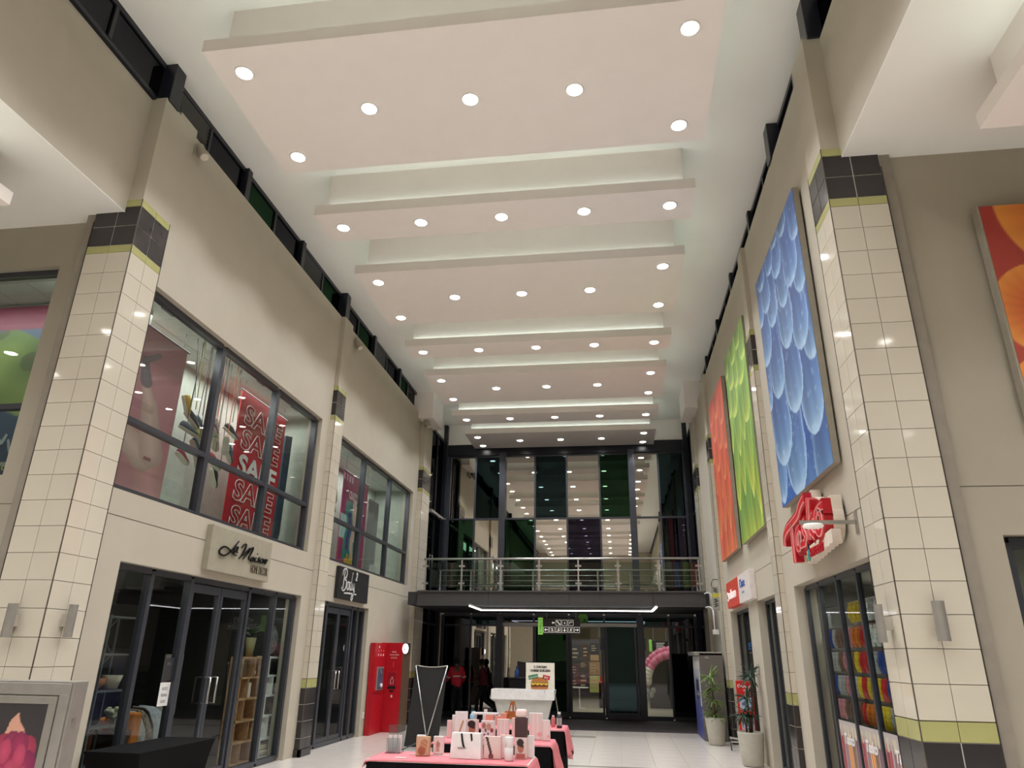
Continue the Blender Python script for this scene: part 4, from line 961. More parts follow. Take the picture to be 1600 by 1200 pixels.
# ------------------------------------------------------------------ shop rooms on the ground
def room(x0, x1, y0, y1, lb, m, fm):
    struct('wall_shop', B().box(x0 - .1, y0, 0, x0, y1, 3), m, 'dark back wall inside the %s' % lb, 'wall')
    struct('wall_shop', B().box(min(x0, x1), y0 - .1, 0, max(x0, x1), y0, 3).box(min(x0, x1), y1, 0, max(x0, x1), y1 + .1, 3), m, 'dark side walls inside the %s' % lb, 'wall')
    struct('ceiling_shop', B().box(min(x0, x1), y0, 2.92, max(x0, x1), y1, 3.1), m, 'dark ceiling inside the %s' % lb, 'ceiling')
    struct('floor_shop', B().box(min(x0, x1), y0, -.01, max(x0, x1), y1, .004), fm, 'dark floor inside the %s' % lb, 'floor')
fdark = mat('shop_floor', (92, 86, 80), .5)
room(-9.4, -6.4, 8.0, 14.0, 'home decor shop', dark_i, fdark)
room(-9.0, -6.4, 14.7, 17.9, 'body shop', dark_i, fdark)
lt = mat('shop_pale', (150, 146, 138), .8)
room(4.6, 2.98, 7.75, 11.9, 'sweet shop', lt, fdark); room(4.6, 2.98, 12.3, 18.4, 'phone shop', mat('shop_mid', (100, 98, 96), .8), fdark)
# home decor: wire rack with crossed braces
wire = mat('rack_metal', (150, 150, 150), .35, metal=.6)
t = thing('display_rack', 'tall wire rack with crossed braces inside the home decor window', 'rack', (-6.65, 9.17, 0))
ya, yb, xa, xb_ = 8.88, 9.46, -6.8, -6.5
for x in (xa, xb_):
    for y in (ya, yb): B().box(x - .012, y - .012, .006, x + .012, y + .012, 2.26).build('upright', wire, t)
RZ = (.45, .91, 1.335, 1.775, 2.24)
for z in RZ: B().box(xa, ya, z - .012, xb_, yb, z + .012).build('shelf', wire, t)
for z0, z1 in zip(RZ[:-1], RZ[1:]):
    B().tube([(xa, ya, z0), (xa, yb, z1)], .007, 5).build('brace', wire, t); B().tube([(xa, yb, z0), (xa, ya, z1)], .007, 5).build('brace', wire, t)
def simple(name, label, cat, b, m, grp=None, smooth=False, bevel=0): return tag(b.build(name, m, smooth=smooth, bevel=bevel), label, cat, grp)
terra = mat('terracotta', (190, 120, 84), .7); cream = mat('cream_cloth', (206, 194, 170), .85); orn = mat('orange_cloth', (214, 124, 50), .85)
simple('bowl', 'wide terracotta bowl on the middle shelf of the wire rack', 'bowl', B().lathe([(.05, 0), (.14, .05), (.18, .14), (.165, .14), (.12, .06), (.03, .03)], (-6.66, 9.02, 1.35), 20, .8, .9), terra, smooth=True)
simple('basket', 'cream woven basket beside the terracotta bowl on the rack', 'basket', B().lathe([(.09, 0), (.12, .1), (.14, .17), (.125, .17), (.1, .08), (.02, .03)], (-6.62, 9.3, 1.35), 20, .9, 1), cream, smooth=True)
simple('vase', 'small green leafy vase on the upper shelf of the wire rack', 'vase', B().lathe([(.04, 0), (.07, .06), (.04, .16), (.06, .2)], (-6.64, 8.98, 1.79), 16).ell((-6.64, 8.98, 2.03), (.08, .09, .08)), mat('leaf_dull', (70, 100, 66), .8), smooth=True)
simple('picture_frame', 'black picture frame standing on the low rack shelf', 'frame', B().box(-6.7, 9.0, .93, -6.67, 9.25, 1.2), blackp)
simple('side_table', 'dark wooden chest under the wire rack window', 'chest', B().box(-6.9, 9.53, .006, -6.55, 9.8, .78).box(-6.92, 9.52, .78, -6.53, 9.81, .82), mat('chest_brown', (74, 54, 44), .6), bevel=.01)
b = B()
for i in range(22):
    a = i * 2.4; r_ = .02 + .011 * i ** .5 * 2.2
    b.ell((-6.7 + r_ * math.cos(a), 9.66 + r_ * math.sin(a), 1.04 + .05 * math.sin(i * 1.7)), (.045, .045, .03), 6, 4)
simple('flower_bunch', 'bunch of cream flowers on the dark chest', 'flowers', b.lathe([(.05, 0), (.07, .1), (.05, .2)], (-6.7, 9.66, .822), 12), mat('cream_petal', (214, 208, 176), .8), smooth=True)
t = thing('armchair', 'orange armchair with grey and patterned throws near the shop door', 'chair', (-6.85, 10.2, 0))
B().box(-7.15, 9.86, .3, -6.62, 10.7, .42).build('seat', orn, t, bevel=.03); B().box(-7.2, 9.86, .3, -7.08, 10.7, .95).build('backrest', orn, t, bevel=.03)
B().box(-7.0, 9.84, .1, -6.55, 10.02, 1.03).build('arm_panel', orn, t, bevel=.03)
for x in (-7.1, -6.66):
    for y in (9.9, 10.66): B().tube([(x, y, .004), (x, y, .3)], .018, 6).build('leg', blackp, t)
def drape(name, label, y0, y1, zt, m, ph):
    b = B(); n, mm = 8, 10; vs = []
    for i in range(n + 1):
        for j in range(mm + 1):
            u, v = i / n, j / mm; s = v * 1.2
            x = -6.75 + (.0 if s < .3 else .14 * min(1, (s - .3) * 3)) + .02 * math.sin(u * 14 + ph); z = zt - (.02 * (s / .3) ** 2 if s < .3 else .02 + (s - .3) * .72)
            vs.append((x - (.25 * (1 - s / .3) if s < .3 else 0), y0 + (y1 - y0) * u + .03 * (v) * math.sin(u * 6 + ph), z + .02 * math.sin(u * 9 + ph)))
    b.add(vs, [(i * (mm + 1) + j, (i + 1) * (mm + 1) + j, (i + 1) * (mm + 1) + j + 1, i * (mm + 1) + j + 1) for i in range(n) for j in range(mm)])
    o = tag(b.build(name, m, smooth=True), label, 'throw'); md = o.modifiers.new('thick', 'SOLIDIFY'); md.thickness = .015; return o
drape('throw', 'grey knitted throw hanging over the orange armchair', 10.05, 10.22, 1.02, mat('throw_grey', (176, 172, 166), .95, var=.2, scale=30), 0)
drape('throw', 'black and cream patterned throw over the orange armchair', 10.23, 10.38, 1.03, mat('throw_pattern', (120, 108, 92), .95, var=.8, scale=22), 1)
drape('throw', 'pale blue grey throw rightmost on the orange armchair', 10.4, 10.72, 1.06, mat('throw_pale', (160, 164, 170), .95, var=.2, scale=30), 2)
def sheet(label, y, z0, z1, w, m, txt):
    y = 9.92
    t = thing('notice', label, 'notice', (XG + .01, y, z0)); B().box(XG + .006, y - w / 2, z0, XG + .009, y + w / 2, z1).build('paper', m, t)
    for i, s in enumerate(txt): lettering('notice_text', s, (XG + .009, y, z1 - .1 - i * .08), YR, UP, .04, mat('notice_ink', (110, 108, 106), .6), t, sx=.6, lift=.0005, ext=.001)
sheet('white paper notice with faint grey lines on the shop glass', 9.72, 1.12, 1.42, .24, whitep, ['NOTICE', 'TRADING', 'HOURS'])
sheet('black and white poster on the shop glass above the white notice', 9.72, 1.44, 1.74, .24, mat('poster_black', (48, 48, 50), .5), ['OPEN'])
# wooden cube shelf, white zigzag shelf
wood = mat('oak', (186, 142, 100), .55, var=.18, scale=14); whs = mat('shelf_white', (222, 222, 218), .5)
t = thing('cube_shelf', 'light oak open cube shelf inside the shop right of the door', 'shelf', (-6.5, 12.77, 0))
X0, X1 = -6.64, -6.42
for z in (.03, .37, .70, 1.05, 1.39, 1.72): B().box(X0, 12.4, z, X1, 13.16, z + .03).build('shelf_board', wood, t)
for y, z0, z1 in ((12.4, .06, 1.72), (13.135, .06, 1.72), (12.7, .06, .37), (12.9, .4, .7), (12.62, .73, 1.05), (12.7, 1.08, 1.39), (12.86, 1.42, 1.72)): B().box(X0, y, z0, X1, y + .025, z1).build('divider', wood, t)
B().box(X0 - .01, 12.4, .006, X0, 13.16, 1.75).build('back_panel', wood, t)
t = thing('zigzag_shelf', 'white zigzag column shelf at the right end of the shop window', 'shelf', (-6.5, 13.6, 0))
for i, z in enumerate((.04, .34, .72, 1.06, 1.4, 1.72)): B().box(X0, 13.33 + .08 * (i % 2), z, X1, 13.84 + .08 * (i % 2), z + .035).build('shelf_board', whs, t)
for i, (z0, z1) in enumerate(((.075, .34), (.375, .72), (.755, 1.06), (1.095, 1.4), (1.435, 1.72))): B().box(X0, 13.42 + .22 * (i % 2), z0, X1, 13.45 + .22 * (i % 2), z1).build('divider', whs, t)
B().box(X0 - .01, 13.35, .006, X0, 13.9, 1.76).build('back_panel', whs, t)
for nm, lb, y, z, pr, m in (('teapot', 'white rounded teapot on the upper oak shelf', 12.98, 1.422, [(.03, 0), (.07, .03), (.075, .08), (.03, .12), (.012, .14), (.01, .15)], whitep), ('jar', 'small black jar on the upper white zigzag shelf', 13.78, 1.437, [(.03, 0), (.045, .05), (.03, .1), (.02, .13)], blackp), ('trinket_bowl', 'flat black dish on a middle white shelf', 13.72, .757, [(.06, 0), (.09, .03), (.07, .05)], blackp)):
    simple(nm, lb, nm.replace('_', ' ').split()[-1], B().lathe(pr, (-6.53, y, z), 16), m, smooth=True)
simple('box', 'white boxed set standing on the second oak shelf', 'box', B().box(-6.58, 12.78, 1.082, -6.48, 12.94, 1.32), whitep, bevel=.004)
simple('ornament', 'small white house ornament on a low oak shelf', 'ornament', B().prism([(0, 0), (.1, 0), (.1, .14), (.05, .2), (0, .14)], ((-6.58, 12.96, .402), YR, UP, (1, 0, 0)), 0, .08), whitep)
simple('cushion', 'white cushion with a grey animal face on the zigzag shelf', 'cushion', B().ell((-6.53, 13.57, .545), (.06, .14, .16)), mat('cushion_pale', (214, 210, 204), .9, var=.25, scale=16), smooth=True)
simple('folded_towels', 'pale folded towels at the bottom of the zigzag shelf', 'towels', B().box(-6.63, 13.5, .08, -6.43, 13.8, .17).box(-6.62, 13.51, .175, -6.44, 13.79, .26), cream, bevel=.02)
simple('picture_frame', 'square framed print on the upper left of the oak shelf', 'frame', B().box(-6.55, 12.5, 1.422, -6.52, 12.75, 1.68), mat('frame_taupe', (120, 104, 88), .6))
t = thing('potted_plant', 'dark leafy plant in a tall olive pot on top of the oak shelf', 'plant', (-6.53, 12.8, 1.75))
B().lathe([(.06, 0), (.09, .32), (.075, .32), (.07, .28)], (-6.53, 12.8, 1.752), 18).build('pot', mat('pot_olive', (150, 142, 100), .5), t, smooth=True)
for i in range(26):
    a = i * 2.4; e = .3 + .5 * ((i * .37) % 1); L = .16 + .1 * ((i * .61) % 1); d = Vector((math.cos(a) * math.cos(e), math.sin(a) * math.cos(e), math.sin(e))); p = Vector((-6.53, 12.8, 2.08 + .1 * ((i * .23) % 1)))
    sd = d.cross(Vector((0, 0, 1))).normalized() * .03; up_ = Vector((0, 0, .004))
    B().hexa([p - sd * .2, p + sd * .2, p + d * L * .5 + sd, p + d * L * .5 - sd, p - sd * .2 + up_, p + sd * .2 + up_, p + d * L + up_, p + d * L * .98 + up_]).build('leaf', mat('leaf_dark', (54, 78, 50), .6), t)
simple('bag', 'clear plastic wrapped bundle hanging in the shop window corner', 'bag', B().ell((-6.52, 13.6, 2.05), (.09, .22, .26)), mat('wrap_grey', (120, 122, 122), .25, var=.5, scale=14), smooth=True)
t = thing('clothes_rail', 'black sale board leaning inside the shop left of the door', 'board', (-6.9, 11.1, 0)); B().box(-6.92, 10.88, .9, -6.89, 11.34, 1.78).build('panel', mat('board_pale2', (156, 150, 142), .7), t); B().box(-6.89, 10.93, 1.38, -6.885, 11.1, 1.5).build('red_label', mat('label_red', (150, 50, 50), .6), t); 
for y in (10.92, 11.3): B().tube([(-6.91, y, .006), (-6.905, y, .92)], .015, 6).build('leg', blackp, t)
t['label'] = 'pale poster board with a small red label inside the shop beside the door'; t.name = 'poster_board'
# counter and shelf dim inside the body shop
t = thing('wall_shelf', 'dim wall shelf unit inside the shop under the black script sign', 'shelf', (-8.6, 16.2, 0))
for z in (.4, .9, 1.4, 1.9, 2.3): B().box(-8.95, 15.0, z, -8.6, 17.6, z + .04).build('shelf_board', mat('shelf_dim', (84, 84, 86), .6), t)
for y in (15.0, 16.3, 17.56): B().box(-8.95, y, .004, -8.6, y + .04, 2.5).build('side_panel', mat('shelf_dim'), t)
# ------------------------------------------------------------------ foreground and floor standing things
# picture case at lower left
t = thing('display_case', 'silver framed light case with a pink flower picture at the lower left corner', 'display case', (-4.9, 5.6, 0))
B().box(-5.62, 5.5, .08, -4.22, 5.66, 1.6).build('case', silver_g, t, bevel=.006)
b = B(); b.box(-5.6, 5.485, 1.5, -4.235, 5.5, 1.585).box(-5.6, 5.485, .1, -4.235, 5.5, .2).box(-4.32, 5.485, .2, -4.235, 5.5, 1.5).box(-5.6, 5.485, .2, -5.52, 5.5, 1.5); b.build('outer_frame', silver_g, t, bevel=.004)
b = B(); b.box(-5.51, 5.475, 1.435, -4.325, 5.5, 1.49).box(-5.51, 5.475, .21, -4.325, 5.5, .26).box(-4.39, 5.475, .26, -4.325, 5.5, 1.435).box(-5.51, 5.475, .26, -5.46, 5.5, 1.435); b.build('inner_frame', mat('frame_pale', (150, 146, 136), .4, metal=.4), t, bevel=.004)
def flowerp(u, v):
    X = u * 1.07 - .86; Y = v * 1.175 - .86       # flower centre
    c = np.stack([50 + 14 * (1 - v), 46 + 12 * (1 - v), 48 + 12 * (1 - v)], 1)
    def put(k, col): c[k] = (np.array(col) if np.ndim(col) == 1 else col)
    cone = (Y > .0) & (Y < .25) & (np.abs(X + .03 + .01 * np.sin(Y * 40)) < .11 * (1 - (np.clip(Y, 0, 9) / .25) ** 1.8)); put(cone, (204, 152, 128))
    for ang, r0, w in ((2.6, .15, .08), (.5, .15, .08), (1.9, .12, .07), (1.15, .12, .07), (3.4, .16, .09), (-.3, .16, .09), (4.2, .18, .1), (5.2, .18, .1), (4.7, .1, .1)):
        cx, cy = r0 * .75 * math.cos(ang), r0 * .95 * math.sin(ang) - .08
        d = np.hypot(X - cx, (Y - cy) * .85) / (w * 1.15); k = d < 1
        sh = np.stack([166 - 36 * d + 14 * np.sin(ang * 3), 52 - 12 * d + 10 * np.sin(ang * 5), 88 - 18 * d], 1); put(k, sh[k])
    for cx, cy in ((-.07, -.02), (.06, -.05), (.0, -.16), (-.1, -.2), (.11, -.2)):
        d = np.hypot((X - cx) / .05, (Y - cy) / .085); k = d < 1; put(k, (np.stack([196 - 26 * d, 72 - 12 * d, 104 - 14 * d], 1))[k])
    k = (Y < -.28) & (np.abs(X) < .13); put(k, (150, 110, 60))
    return c
printed('print', (-5.46, 5.479, .26), XR, UP, 1.07, 1.175, 120, 130, flowerp, t)
strokes(t, 'script_stroke', [[(0, 1), (.3, 1.3), (.5, .9), (.1, .6), (.5, .5), (.9, .9), (1.0, .6)], [(.2, .1), (.6, .25), (1.1, .2)], [(.3, -.4), (.2, -.7), (.5, -.6), (.45, -.3), (.3, -.4)]], ((-4.86, 5.479, 1.04), XR, UP, (0, -1, 0)), .13, .014, mat('script_pale2', (226, 228, 214), .6), .001, .003)
B().lathe([(.02, 0), (.02, .01)], (-4.0, 0, 0), 8)
for z in (1.3, .5): B().box(-4.222, 5.56, z - .03, -4.212, 5.59, z + .03).build('lock', silver, t)
for x in (-5.5, -4.34): B().box(x - .05, 5.45, .003, x + .05, 5.72, .08).build('foot', silver_g, t)

# table under a black stretch cover
def stretch(name, label, x0, x1, y0, y1, h):
    t = thing(name, label, 'table', ((x0 + x1) / 2, (y0 + y1) / 2, 0))
    vs = []; S_ = 10; H = [h, h - .015, h - .08, h - .18, h - .32, h - .46, h - .58, h - .68, .02]
    for z in H:
        q = 1 - z / h; ins = .13 * (q ** .7) * (1 - .25 * max(0, (q - .75) * 4)) if q > .02 else 0
        cx, cy = (x0 + x1) / 2, (y0 + y1) / 2; hx, hy = (x1 - x0) / 2, (y1 - y0) / 2
        cr = [(-hx, -hy), (hx, -hy), (hx, hy), (-hx, hy)]
        for e in range(4):
            a, b_ = cr[e], cr[(e + 1) % 4]
            for k in range(S_):
                s = k / S_; bow = math.sin(PI * s)
                px, py = a[0] + (b_[0] - a[0]) * s, a[1] + (b_[1] - a[1]) * s
                L = math.hypot(px, py); sc = 1 - ins / hx * .55
                nx, ny = [(0, 1), (-1, 0), (0, -1), (1, 0)][e]
                d = .10 * bow * min(1, q * 1.6)
                zz = z + (bow * .16 * max(0, (q - .8) / .2) if q > .8 else 0)
                vs.append((cx + px * sc + nx * d, cy + py * sc + ny * d, zz))
    n = 4 * S_
    fs = [(i * n + k, i * n + (k + 1) % n, (i + 1) * n + (k + 1) % n, (i + 1) * n + k) for i in range(len(H) - 1) for k in range(n)] + [tuple(range(n))]
    smooth_angle(B().add(vs, fs).build('stretch_cover', black, t), 50)
    for x in (x0 + .13, x1 - .13):
        for y in (y0 + .2, y1 - .2): B().tube([(x, y, .003), (x, y, h - .03)], .018, 8).build('leg', silver_g, t)
stretch('trestle_table', 'long trestle table in a tight black stretch cover beside the left shopfront', -6.06, -5.36, 8.27, 9.9, .75)

# red bottle refill dispenser
red = mat('dispenser_red', (176, 18, 32), .35); redd = mat('dispenser_dark_red', (150, 14, 28), .4)
t = thing('refill_dispenser', 'tall glossy red refill dispenser with a steel niche against the left wall', 'dispenser', (-5.8, 19.0, 0))
B().box(-6.07, 19.0, .004, -5.5, 19.62, 2.1).build('tower', red, t, bevel=.008)
B().box(-5.498, 18.995, .004, -5.47, 19.63, 2.1).build('side_cladding', mat('cladding_brown', (98, 74, 56), .5), t)
B().box(-6.07, 19.622, .004, -5.5, 19.64, 2.1).build('back_panel', mat('cladding_back', (44, 34, 32), .5), t)
wing = [(-6.07, 18.1), (-5.945, 18.1), (-5.93, 18.99), (-6.07, 18.99)]
B().hexa([(x, y, .004) for x, y in wing] + [(x, y, 2.08) for x, y in wing]).build('wing_panel', red, t)
B().box(-5.95, 18.34, .98, -5.92, 18.84, 1.52).build('niche_frame', silver_g, t, bevel=.01)
B().box(-5.93, 18.4, 1.02, -5.912, 18.78, 1.48).build('niche', mat('niche_blue', (70, 84, 110), .3), t)
B().tube([(-5.91, 18.52, 1.46), (-5.88, 18.52, 1.36)], .02, 10).build('nozzle', silver, t); B().ell((-5.9, 18.66, 1.09), (.03, .08, .05), 10, 6).build('bottle_rest', whitep, t, smooth=True)
B().box(-5.94, 18.2, .93, -5.915, 18.95, .96).build('ledge', redd, t)
B().box(-5.84, 18.985, 1.0, -5.62, 19.0, 1.40).build('slot_frame', redd, t, bevel=.02); B().box(-5.83, 18.975, 1.0, -5.63, 18.99, 1.06).build('slot', blackp, t)
fr = ((-5.73, 18.984, 1.18), XR, UP, (0, -1, 0)); pk = mat('print_pink', (240, 196, 196), .5)
B().ribbon([(-.035, -.06), (-.035, .03), (-.01, .07), (-.01, .10), (.01, .10), (.01, .07), (.035, .03), (.035, -.06), (-.035, -.06)], .008, fr, 0, .003).build('bottle_icon', pk, t)
for i, s in enumerate(('REFILL', 'YOUR OWN', 'BOTTLE')): lettering('dispenser_text', s, (-5.72, 18.999, 1.86 - i * .07), XR, UP, .035, pk, t, sx=.9)
for i, s in enumerate(('tap', 'fill', 'go')): lettering('dispenser_text', s, (-5.72, 18.999, 1.62 - i * .045), XR, UP, .022, mat('print_rose', (226, 120, 130), .5), t, sx=.9)
B().box(-5.74, 18.992, .8, -5.7, 19.0, .86).build('card_mark', pk, t); B().box(-5.78, 18.992, .93, -5.68, 19.0, .96).build('coin_slot', blackp, t)
for i in range(3):
    B().prism([(-.025, 0), (.025, 0), (0, .05)], ((-5.935, 18.35 + i * .2, 1.78), YR, UP, (1, 0, .0)), .0, .012).build('wing_icon', pk, t); B().prism([(-.01, -.01), (.01, -.01), (.01, .01), (-.01, .01)], ((-5.935, 18.35 + i * .2, 1.9), YR, UP, (1, 0, 0)), 0, .012).build('wing_icon', pk, t)
B().box(-5.935, 18.36, 1.96, -5.925, 18.42, 2.02).build('wing_logo', pk, t)
b = B(); b.prism([(.07 * math.cos(2 * PI * k / 28), .12 * math.sin(2 * PI * k / 28)) for k in range(28)], ((-5.44, 19.0, 1.96), XR, UP, (0, -1, 0)), -.06, .01)
b.build('round_light', mat('round_light', (255, 255, 255), .4, emit=(255, 255, 255), es=2), t); B().prism([(-.012, -.05), (.012, -.05), (.014, -.02), (.0, .03), (-.014, -.02)], ((-5.44, 19.0, 1.96), XR, UP, (0, -1, 0)), .011, .013).build('light_mark', blackp, t)
B().box(-5.49, 19.06, 1.83, -5.40, 19.3, 2.09).build('light_housing', blackp, t)

# back of an x frame banner
t = thing('banner_stand', 'black banner seen from behind on crossed silver poles', 'banner stand', (-4.1, 16.2, 0))
P0, P1, P2, P3 = (-4.52, 16.15, .02), (-3.80, 16.15, .02), (-3.69, 16.32, 1.60), (-4.40, 16.32, 1.60)
b = B(); top = [(P3[0] + (P2[0] - P3[0]) * k / 8, 16.32, 1.6 - .035 * math.sin(PI * k / 8)) for k in range(9)]
vs = [P0, P1] + top[::-1]; n = len(vs); vs2 = [(x, y + .006, z) for x, y, z in vs]
b.add(vs + vs2, [tuple(range(n)), tuple(reversed(range(n, 2 * n)))] + [(i, (i + 1) % n, (i + 1) % n + n, i + n) for i in range(n)]); b.build('cloth', mat('banner_black', (40, 38, 37), .85), t)
hub = (-4.0, 15.98, .2)
for p in (P2, P3): B().tube([hub, (p[0], p[1] - .03, p[2])], .013, 8).build('pole', silver, t, smooth=True)
B().tube([(x, y - .01, z + .005) for x, y, z in top], .012, 8).build('top_bar', silver_g, t, smooth=True)
B().ell(hub, (.06, .05, .06), 12, 8).build('hub', silver_g, t, smooth=True)
for p in ((-4.45, 15.75, .004), (-3.6, 15.75, .004), (-4.0, 16.5, .004)): B().tube([hub, p], .012, 8).build('leg', alu, t)

# burger kiosk
kw = mat('kiosk_white', (236, 234, 230), .35); kg = mat('kiosk_grey', (206, 204, 198), .5)
t = thing('promo_counter', 'white promotional counter with a burger board on it near the sliding doors', 'counter', (-2.5, 20.5, 0))
B().hexa([(-3.37, 20.2, .75), (-1.69, 20.2, .75), (-1.69, 20.75, .9), (-3.37, 20.75, .9), (-3.37, 20.22, 1.0), (-1.69, 20.22, 1.0), (-1.69, 20.8, 1.0), (-3.37, 20.8, 1.0)]).build('worktop', kw, t, bevel=.008)
B().hexa([(-3.1, 20.35, .01), (-1.95, 20.35, .01), (-1.95, 20.7, .01), (-3.1, 20.7, .01), (-3.3, 20.3, .76), (-1.75, 20.3, .76), (-1.75, 20.74, .86), (-3.3, 20.74, .86)]).build('body', kg, t, bevel=.008)
B().tube([(-1.72, 20.7, .9), (-1.62, 20.6, .4), (-1.6, 20.6, .01)], .016, 8).build('brace', silver_g, t)
for x in (-3.15, -1.95): B().tube([(x, 20.215, .96), (x, 20.19, .96)], .012, 8).build('screw', silver_g, t)
B().box(-2.47, 20.42, 1.002, -1.70, 20.46, 1.66).build('board', mat('board_cream', (238, 232, 216), .5), t, bevel=.006)
bo = mat('board_ink', (40, 38, 36), .6); Y0 = 20.418
lettering('board_text', '2 CHICKEN', (-2.08, Y0, 1.53), XR, UP, .055, bo, t, sx=.9, lift=0, bold=.003); lettering('board_text', 'CHEESE BURGERS', (-2.08, Y0, 1.44), XR, UP, .055, bo, t, sx=.9, lift=0, bold=.003)
def tagp(name, cx, cz, w, h, a, m, s):
    c, sn = math.cos(a), math.sin(a); U = (c, 0, sn); V = (-sn, 0, c)
    B().prism([(-w / 2, -h / 2), (w / 2, -h / 2), (w / 2, h / 2), (-w / 2, h / 2)], ((cx, Y0, cz), U, V, (0, -1, 0)), .0, .006).build(name, m, t)
    lettering('board_text', s, (cx + .018 * sn * 1.5, Y0 - .006, cz - .03), U, V, .05, kw, t, sx=.8, lift=.001)
tagp('green_tag', -2.27, 1.31, .26, .1, .2, mat('tag_green', (34, 130, 74), .5), 'CHICKEN'); tagp('red_tag', -1.92, 1.30, .19, .1, -.2, mat('tag_red', (196, 44, 50), .5), 'BEEF')
fr = ((-2.1, Y0, 1.11), XR, UP, (0, -1, 0))
arc = [(.23 * math.cos(PI * k / 14), .0 + .13 * math.sin(PI * k / 14)) for k in range(15)]
B().prism([(x, y + .06) for x, y in arc], fr, 0, .006).build('bun_top', mat('bun', (190, 120, 62), .5), t)
B().prism([(-.23, -.075), (-.2, -.1), (.2, -.1), (.23, -.075), (.23, -.03), (-.23, -.03)], fr, 0, .006).build('bun_base', MATS['bun'], t)
for x in (-.115, .115):
    B().prism([(x - .11, -.04), (x + .11, -.04), (x + .12, .02), (x - .12, .02)], fr, .001, .009).build('patty', mat('patty', (96, 54, 34), .6), t)
    B().prism([(x - .12, .02), (x - .06, -.01), (x, .02), (x + .06, -.01), (x + .12, .02), (x + .11, .045), (x - .11, .045)], fr, .001, .011).build('cheese', mat('cheese', (236, 186, 66), .5), t)
    B().ribbon([(x - .12, .05), (x - .08, .035), (x - .04, .055), (x, .035), (x + .04, .055), (x + .08, .035), (x + .12, .05)], .03, fr, .001, .01).build('lettuce', mat('lettuce', (110, 150, 62), .6), t)
t = thing('podium', 'black podium box behind the promotional counter', 'podium', (-2.92, 22.1, 0)); B().box(-3.14, 21.95, .01, -2.7, 22.3, 1.2).build('body', blackp, t, bevel=.008); B().box(-3.17, 21.92, 1.2, -2.67, 22.33, 1.24).build('top', blackp, t, bevel=.006)
tag(B().lathe([(.06, 0), (.07, .02), (.07, .16), (.05, .2), (.03, .22), (.03, .27), (.035, .27), (.035, .3)], (-2.93, 22.08, 1.242), 18).build('pump_bottle', mat('bottle_blue', (56, 96, 170), .3), smooth=True), 'blue pump bottle standing on the black podium', 'bottle')

# three pink draped tables
pink = mat('pink_cloth', (222, 128, 134), .8, var=.05, scale=30)
def promo_table(nm, x0, x1, y0, y1, dropx):
    t = thing('promo_table', '%s trestle table with a black skirt under pink cloth' % nm, 'table', ((x0 + x1) / 2, (y0 + y1) / 2, 0), 'pink draped tables')
    B().box(x0, y0, .715, x1, y1, .738).build('tabletop', whitep, t)
    for x in (x0 + .1, x1 - .1):
        for y in (y0 + .1, y1 - .1): B().tube([(x, y, .004), (x, y, .715)], .016, 8).build('leg', silver_g, t)
    b = B(); P = []; N = 26
    for (ax, ay, bx, by) in ((x0, y0, x1, y0), (x1, y0, x1, y1), (x1, y1, x0, y1), (x0, y1, x0, y0)):
        for k in range(N): s = k / N; P.append((ax + (bx - ax) * s, ay + (by - ay) * s))
    n = len(P); cx, cy = (x0 + x1) / 2, (y0 + y1) / 2; vs = []
    for z, f in ((.714, 0), (.4, .5), (.03, 1)):
        for i, (px, py) in enumerate(P):
            o_ = .008 * math.sin(i * 1.9) * f; vs.append((px + (px - cx) * o_ * 1.2, py + (py - cy) * o_ * 3, z))
    fs = [(i * n + k, i * n + (k + 1) % n, (i + 1) * n + (k + 1) % n, (i + 1) * n + k) for i in range(2) for k in range(n)]
    b.add(vs, fs).build('skirt', black, t, smooth=True)
    # the cloth
    nx, ny = 44, 26; ox0, oy0, oy1 = .06, .022, .10; X = np.linspace(x0 - ox0, x1 + dropx, nx + 1); Yv = np.linspace(y0 - oy0, y1 + oy1, ny + 1); vs = []
    for yy in Yv:
        for xx in X:
            hx = max(0, xx - x1, x0 - xx); hy = max(0, yy - y1, y0 - yy)
            px = min(max(xx, x0 - .008), x1 + .008); py = min(max(yy, y0 - .008), y1 + .008); dz = hx + hy
            sx = 1 if xx > x1 else (-1 if xx < x0 else 0); sy = 1 if yy > y1 else (-1 if yy < y0 else 0)
            wv = dz * .22 * math.sin(yy * 17 + 1) if sx else dz * .3 * math.sin(xx * 9)
            vs.append((px + sx * (abs(wv) + .3 * min(hx, hy) + .02 * dz), py + sy * (abs(wv) * .6 + .3 * min(hx, hy) + .02 * dz), .742 - dz * (1 - .12 * math.sin(xx * 8 + yy * 9)) + (.0012 * math.sin(xx * 21) * math.sin(yy * 17) if dz == 0 else 0)))
    fs = [(j * (nx + 1) + i, j * (nx + 1) + i + 1, (j + 1) * (nx + 1) + i + 1, (j + 1) * (nx + 1) + i) for j in range(ny) for i in range(nx)]
    o = tag(B().add(vs, fs).build('tablecloth', pink, smooth=True), 'pink cloth draped over the %s table' % nm.lower(), 'tablecloth', 'pink tablecloths')
    md = o.modifiers.new('thick', 'SOLIDIFY'); md.thickness = .004; md.offset = 1
promo_table('nearest', -2.82, -1.0, 8.58, 9.28, .38); promo_table('middle', -2.52, -.92, 10.42, 11.12, .48); promo_table('farthest', -2.62, -.90, 12.55, 13.35, .40)
ZC = .749
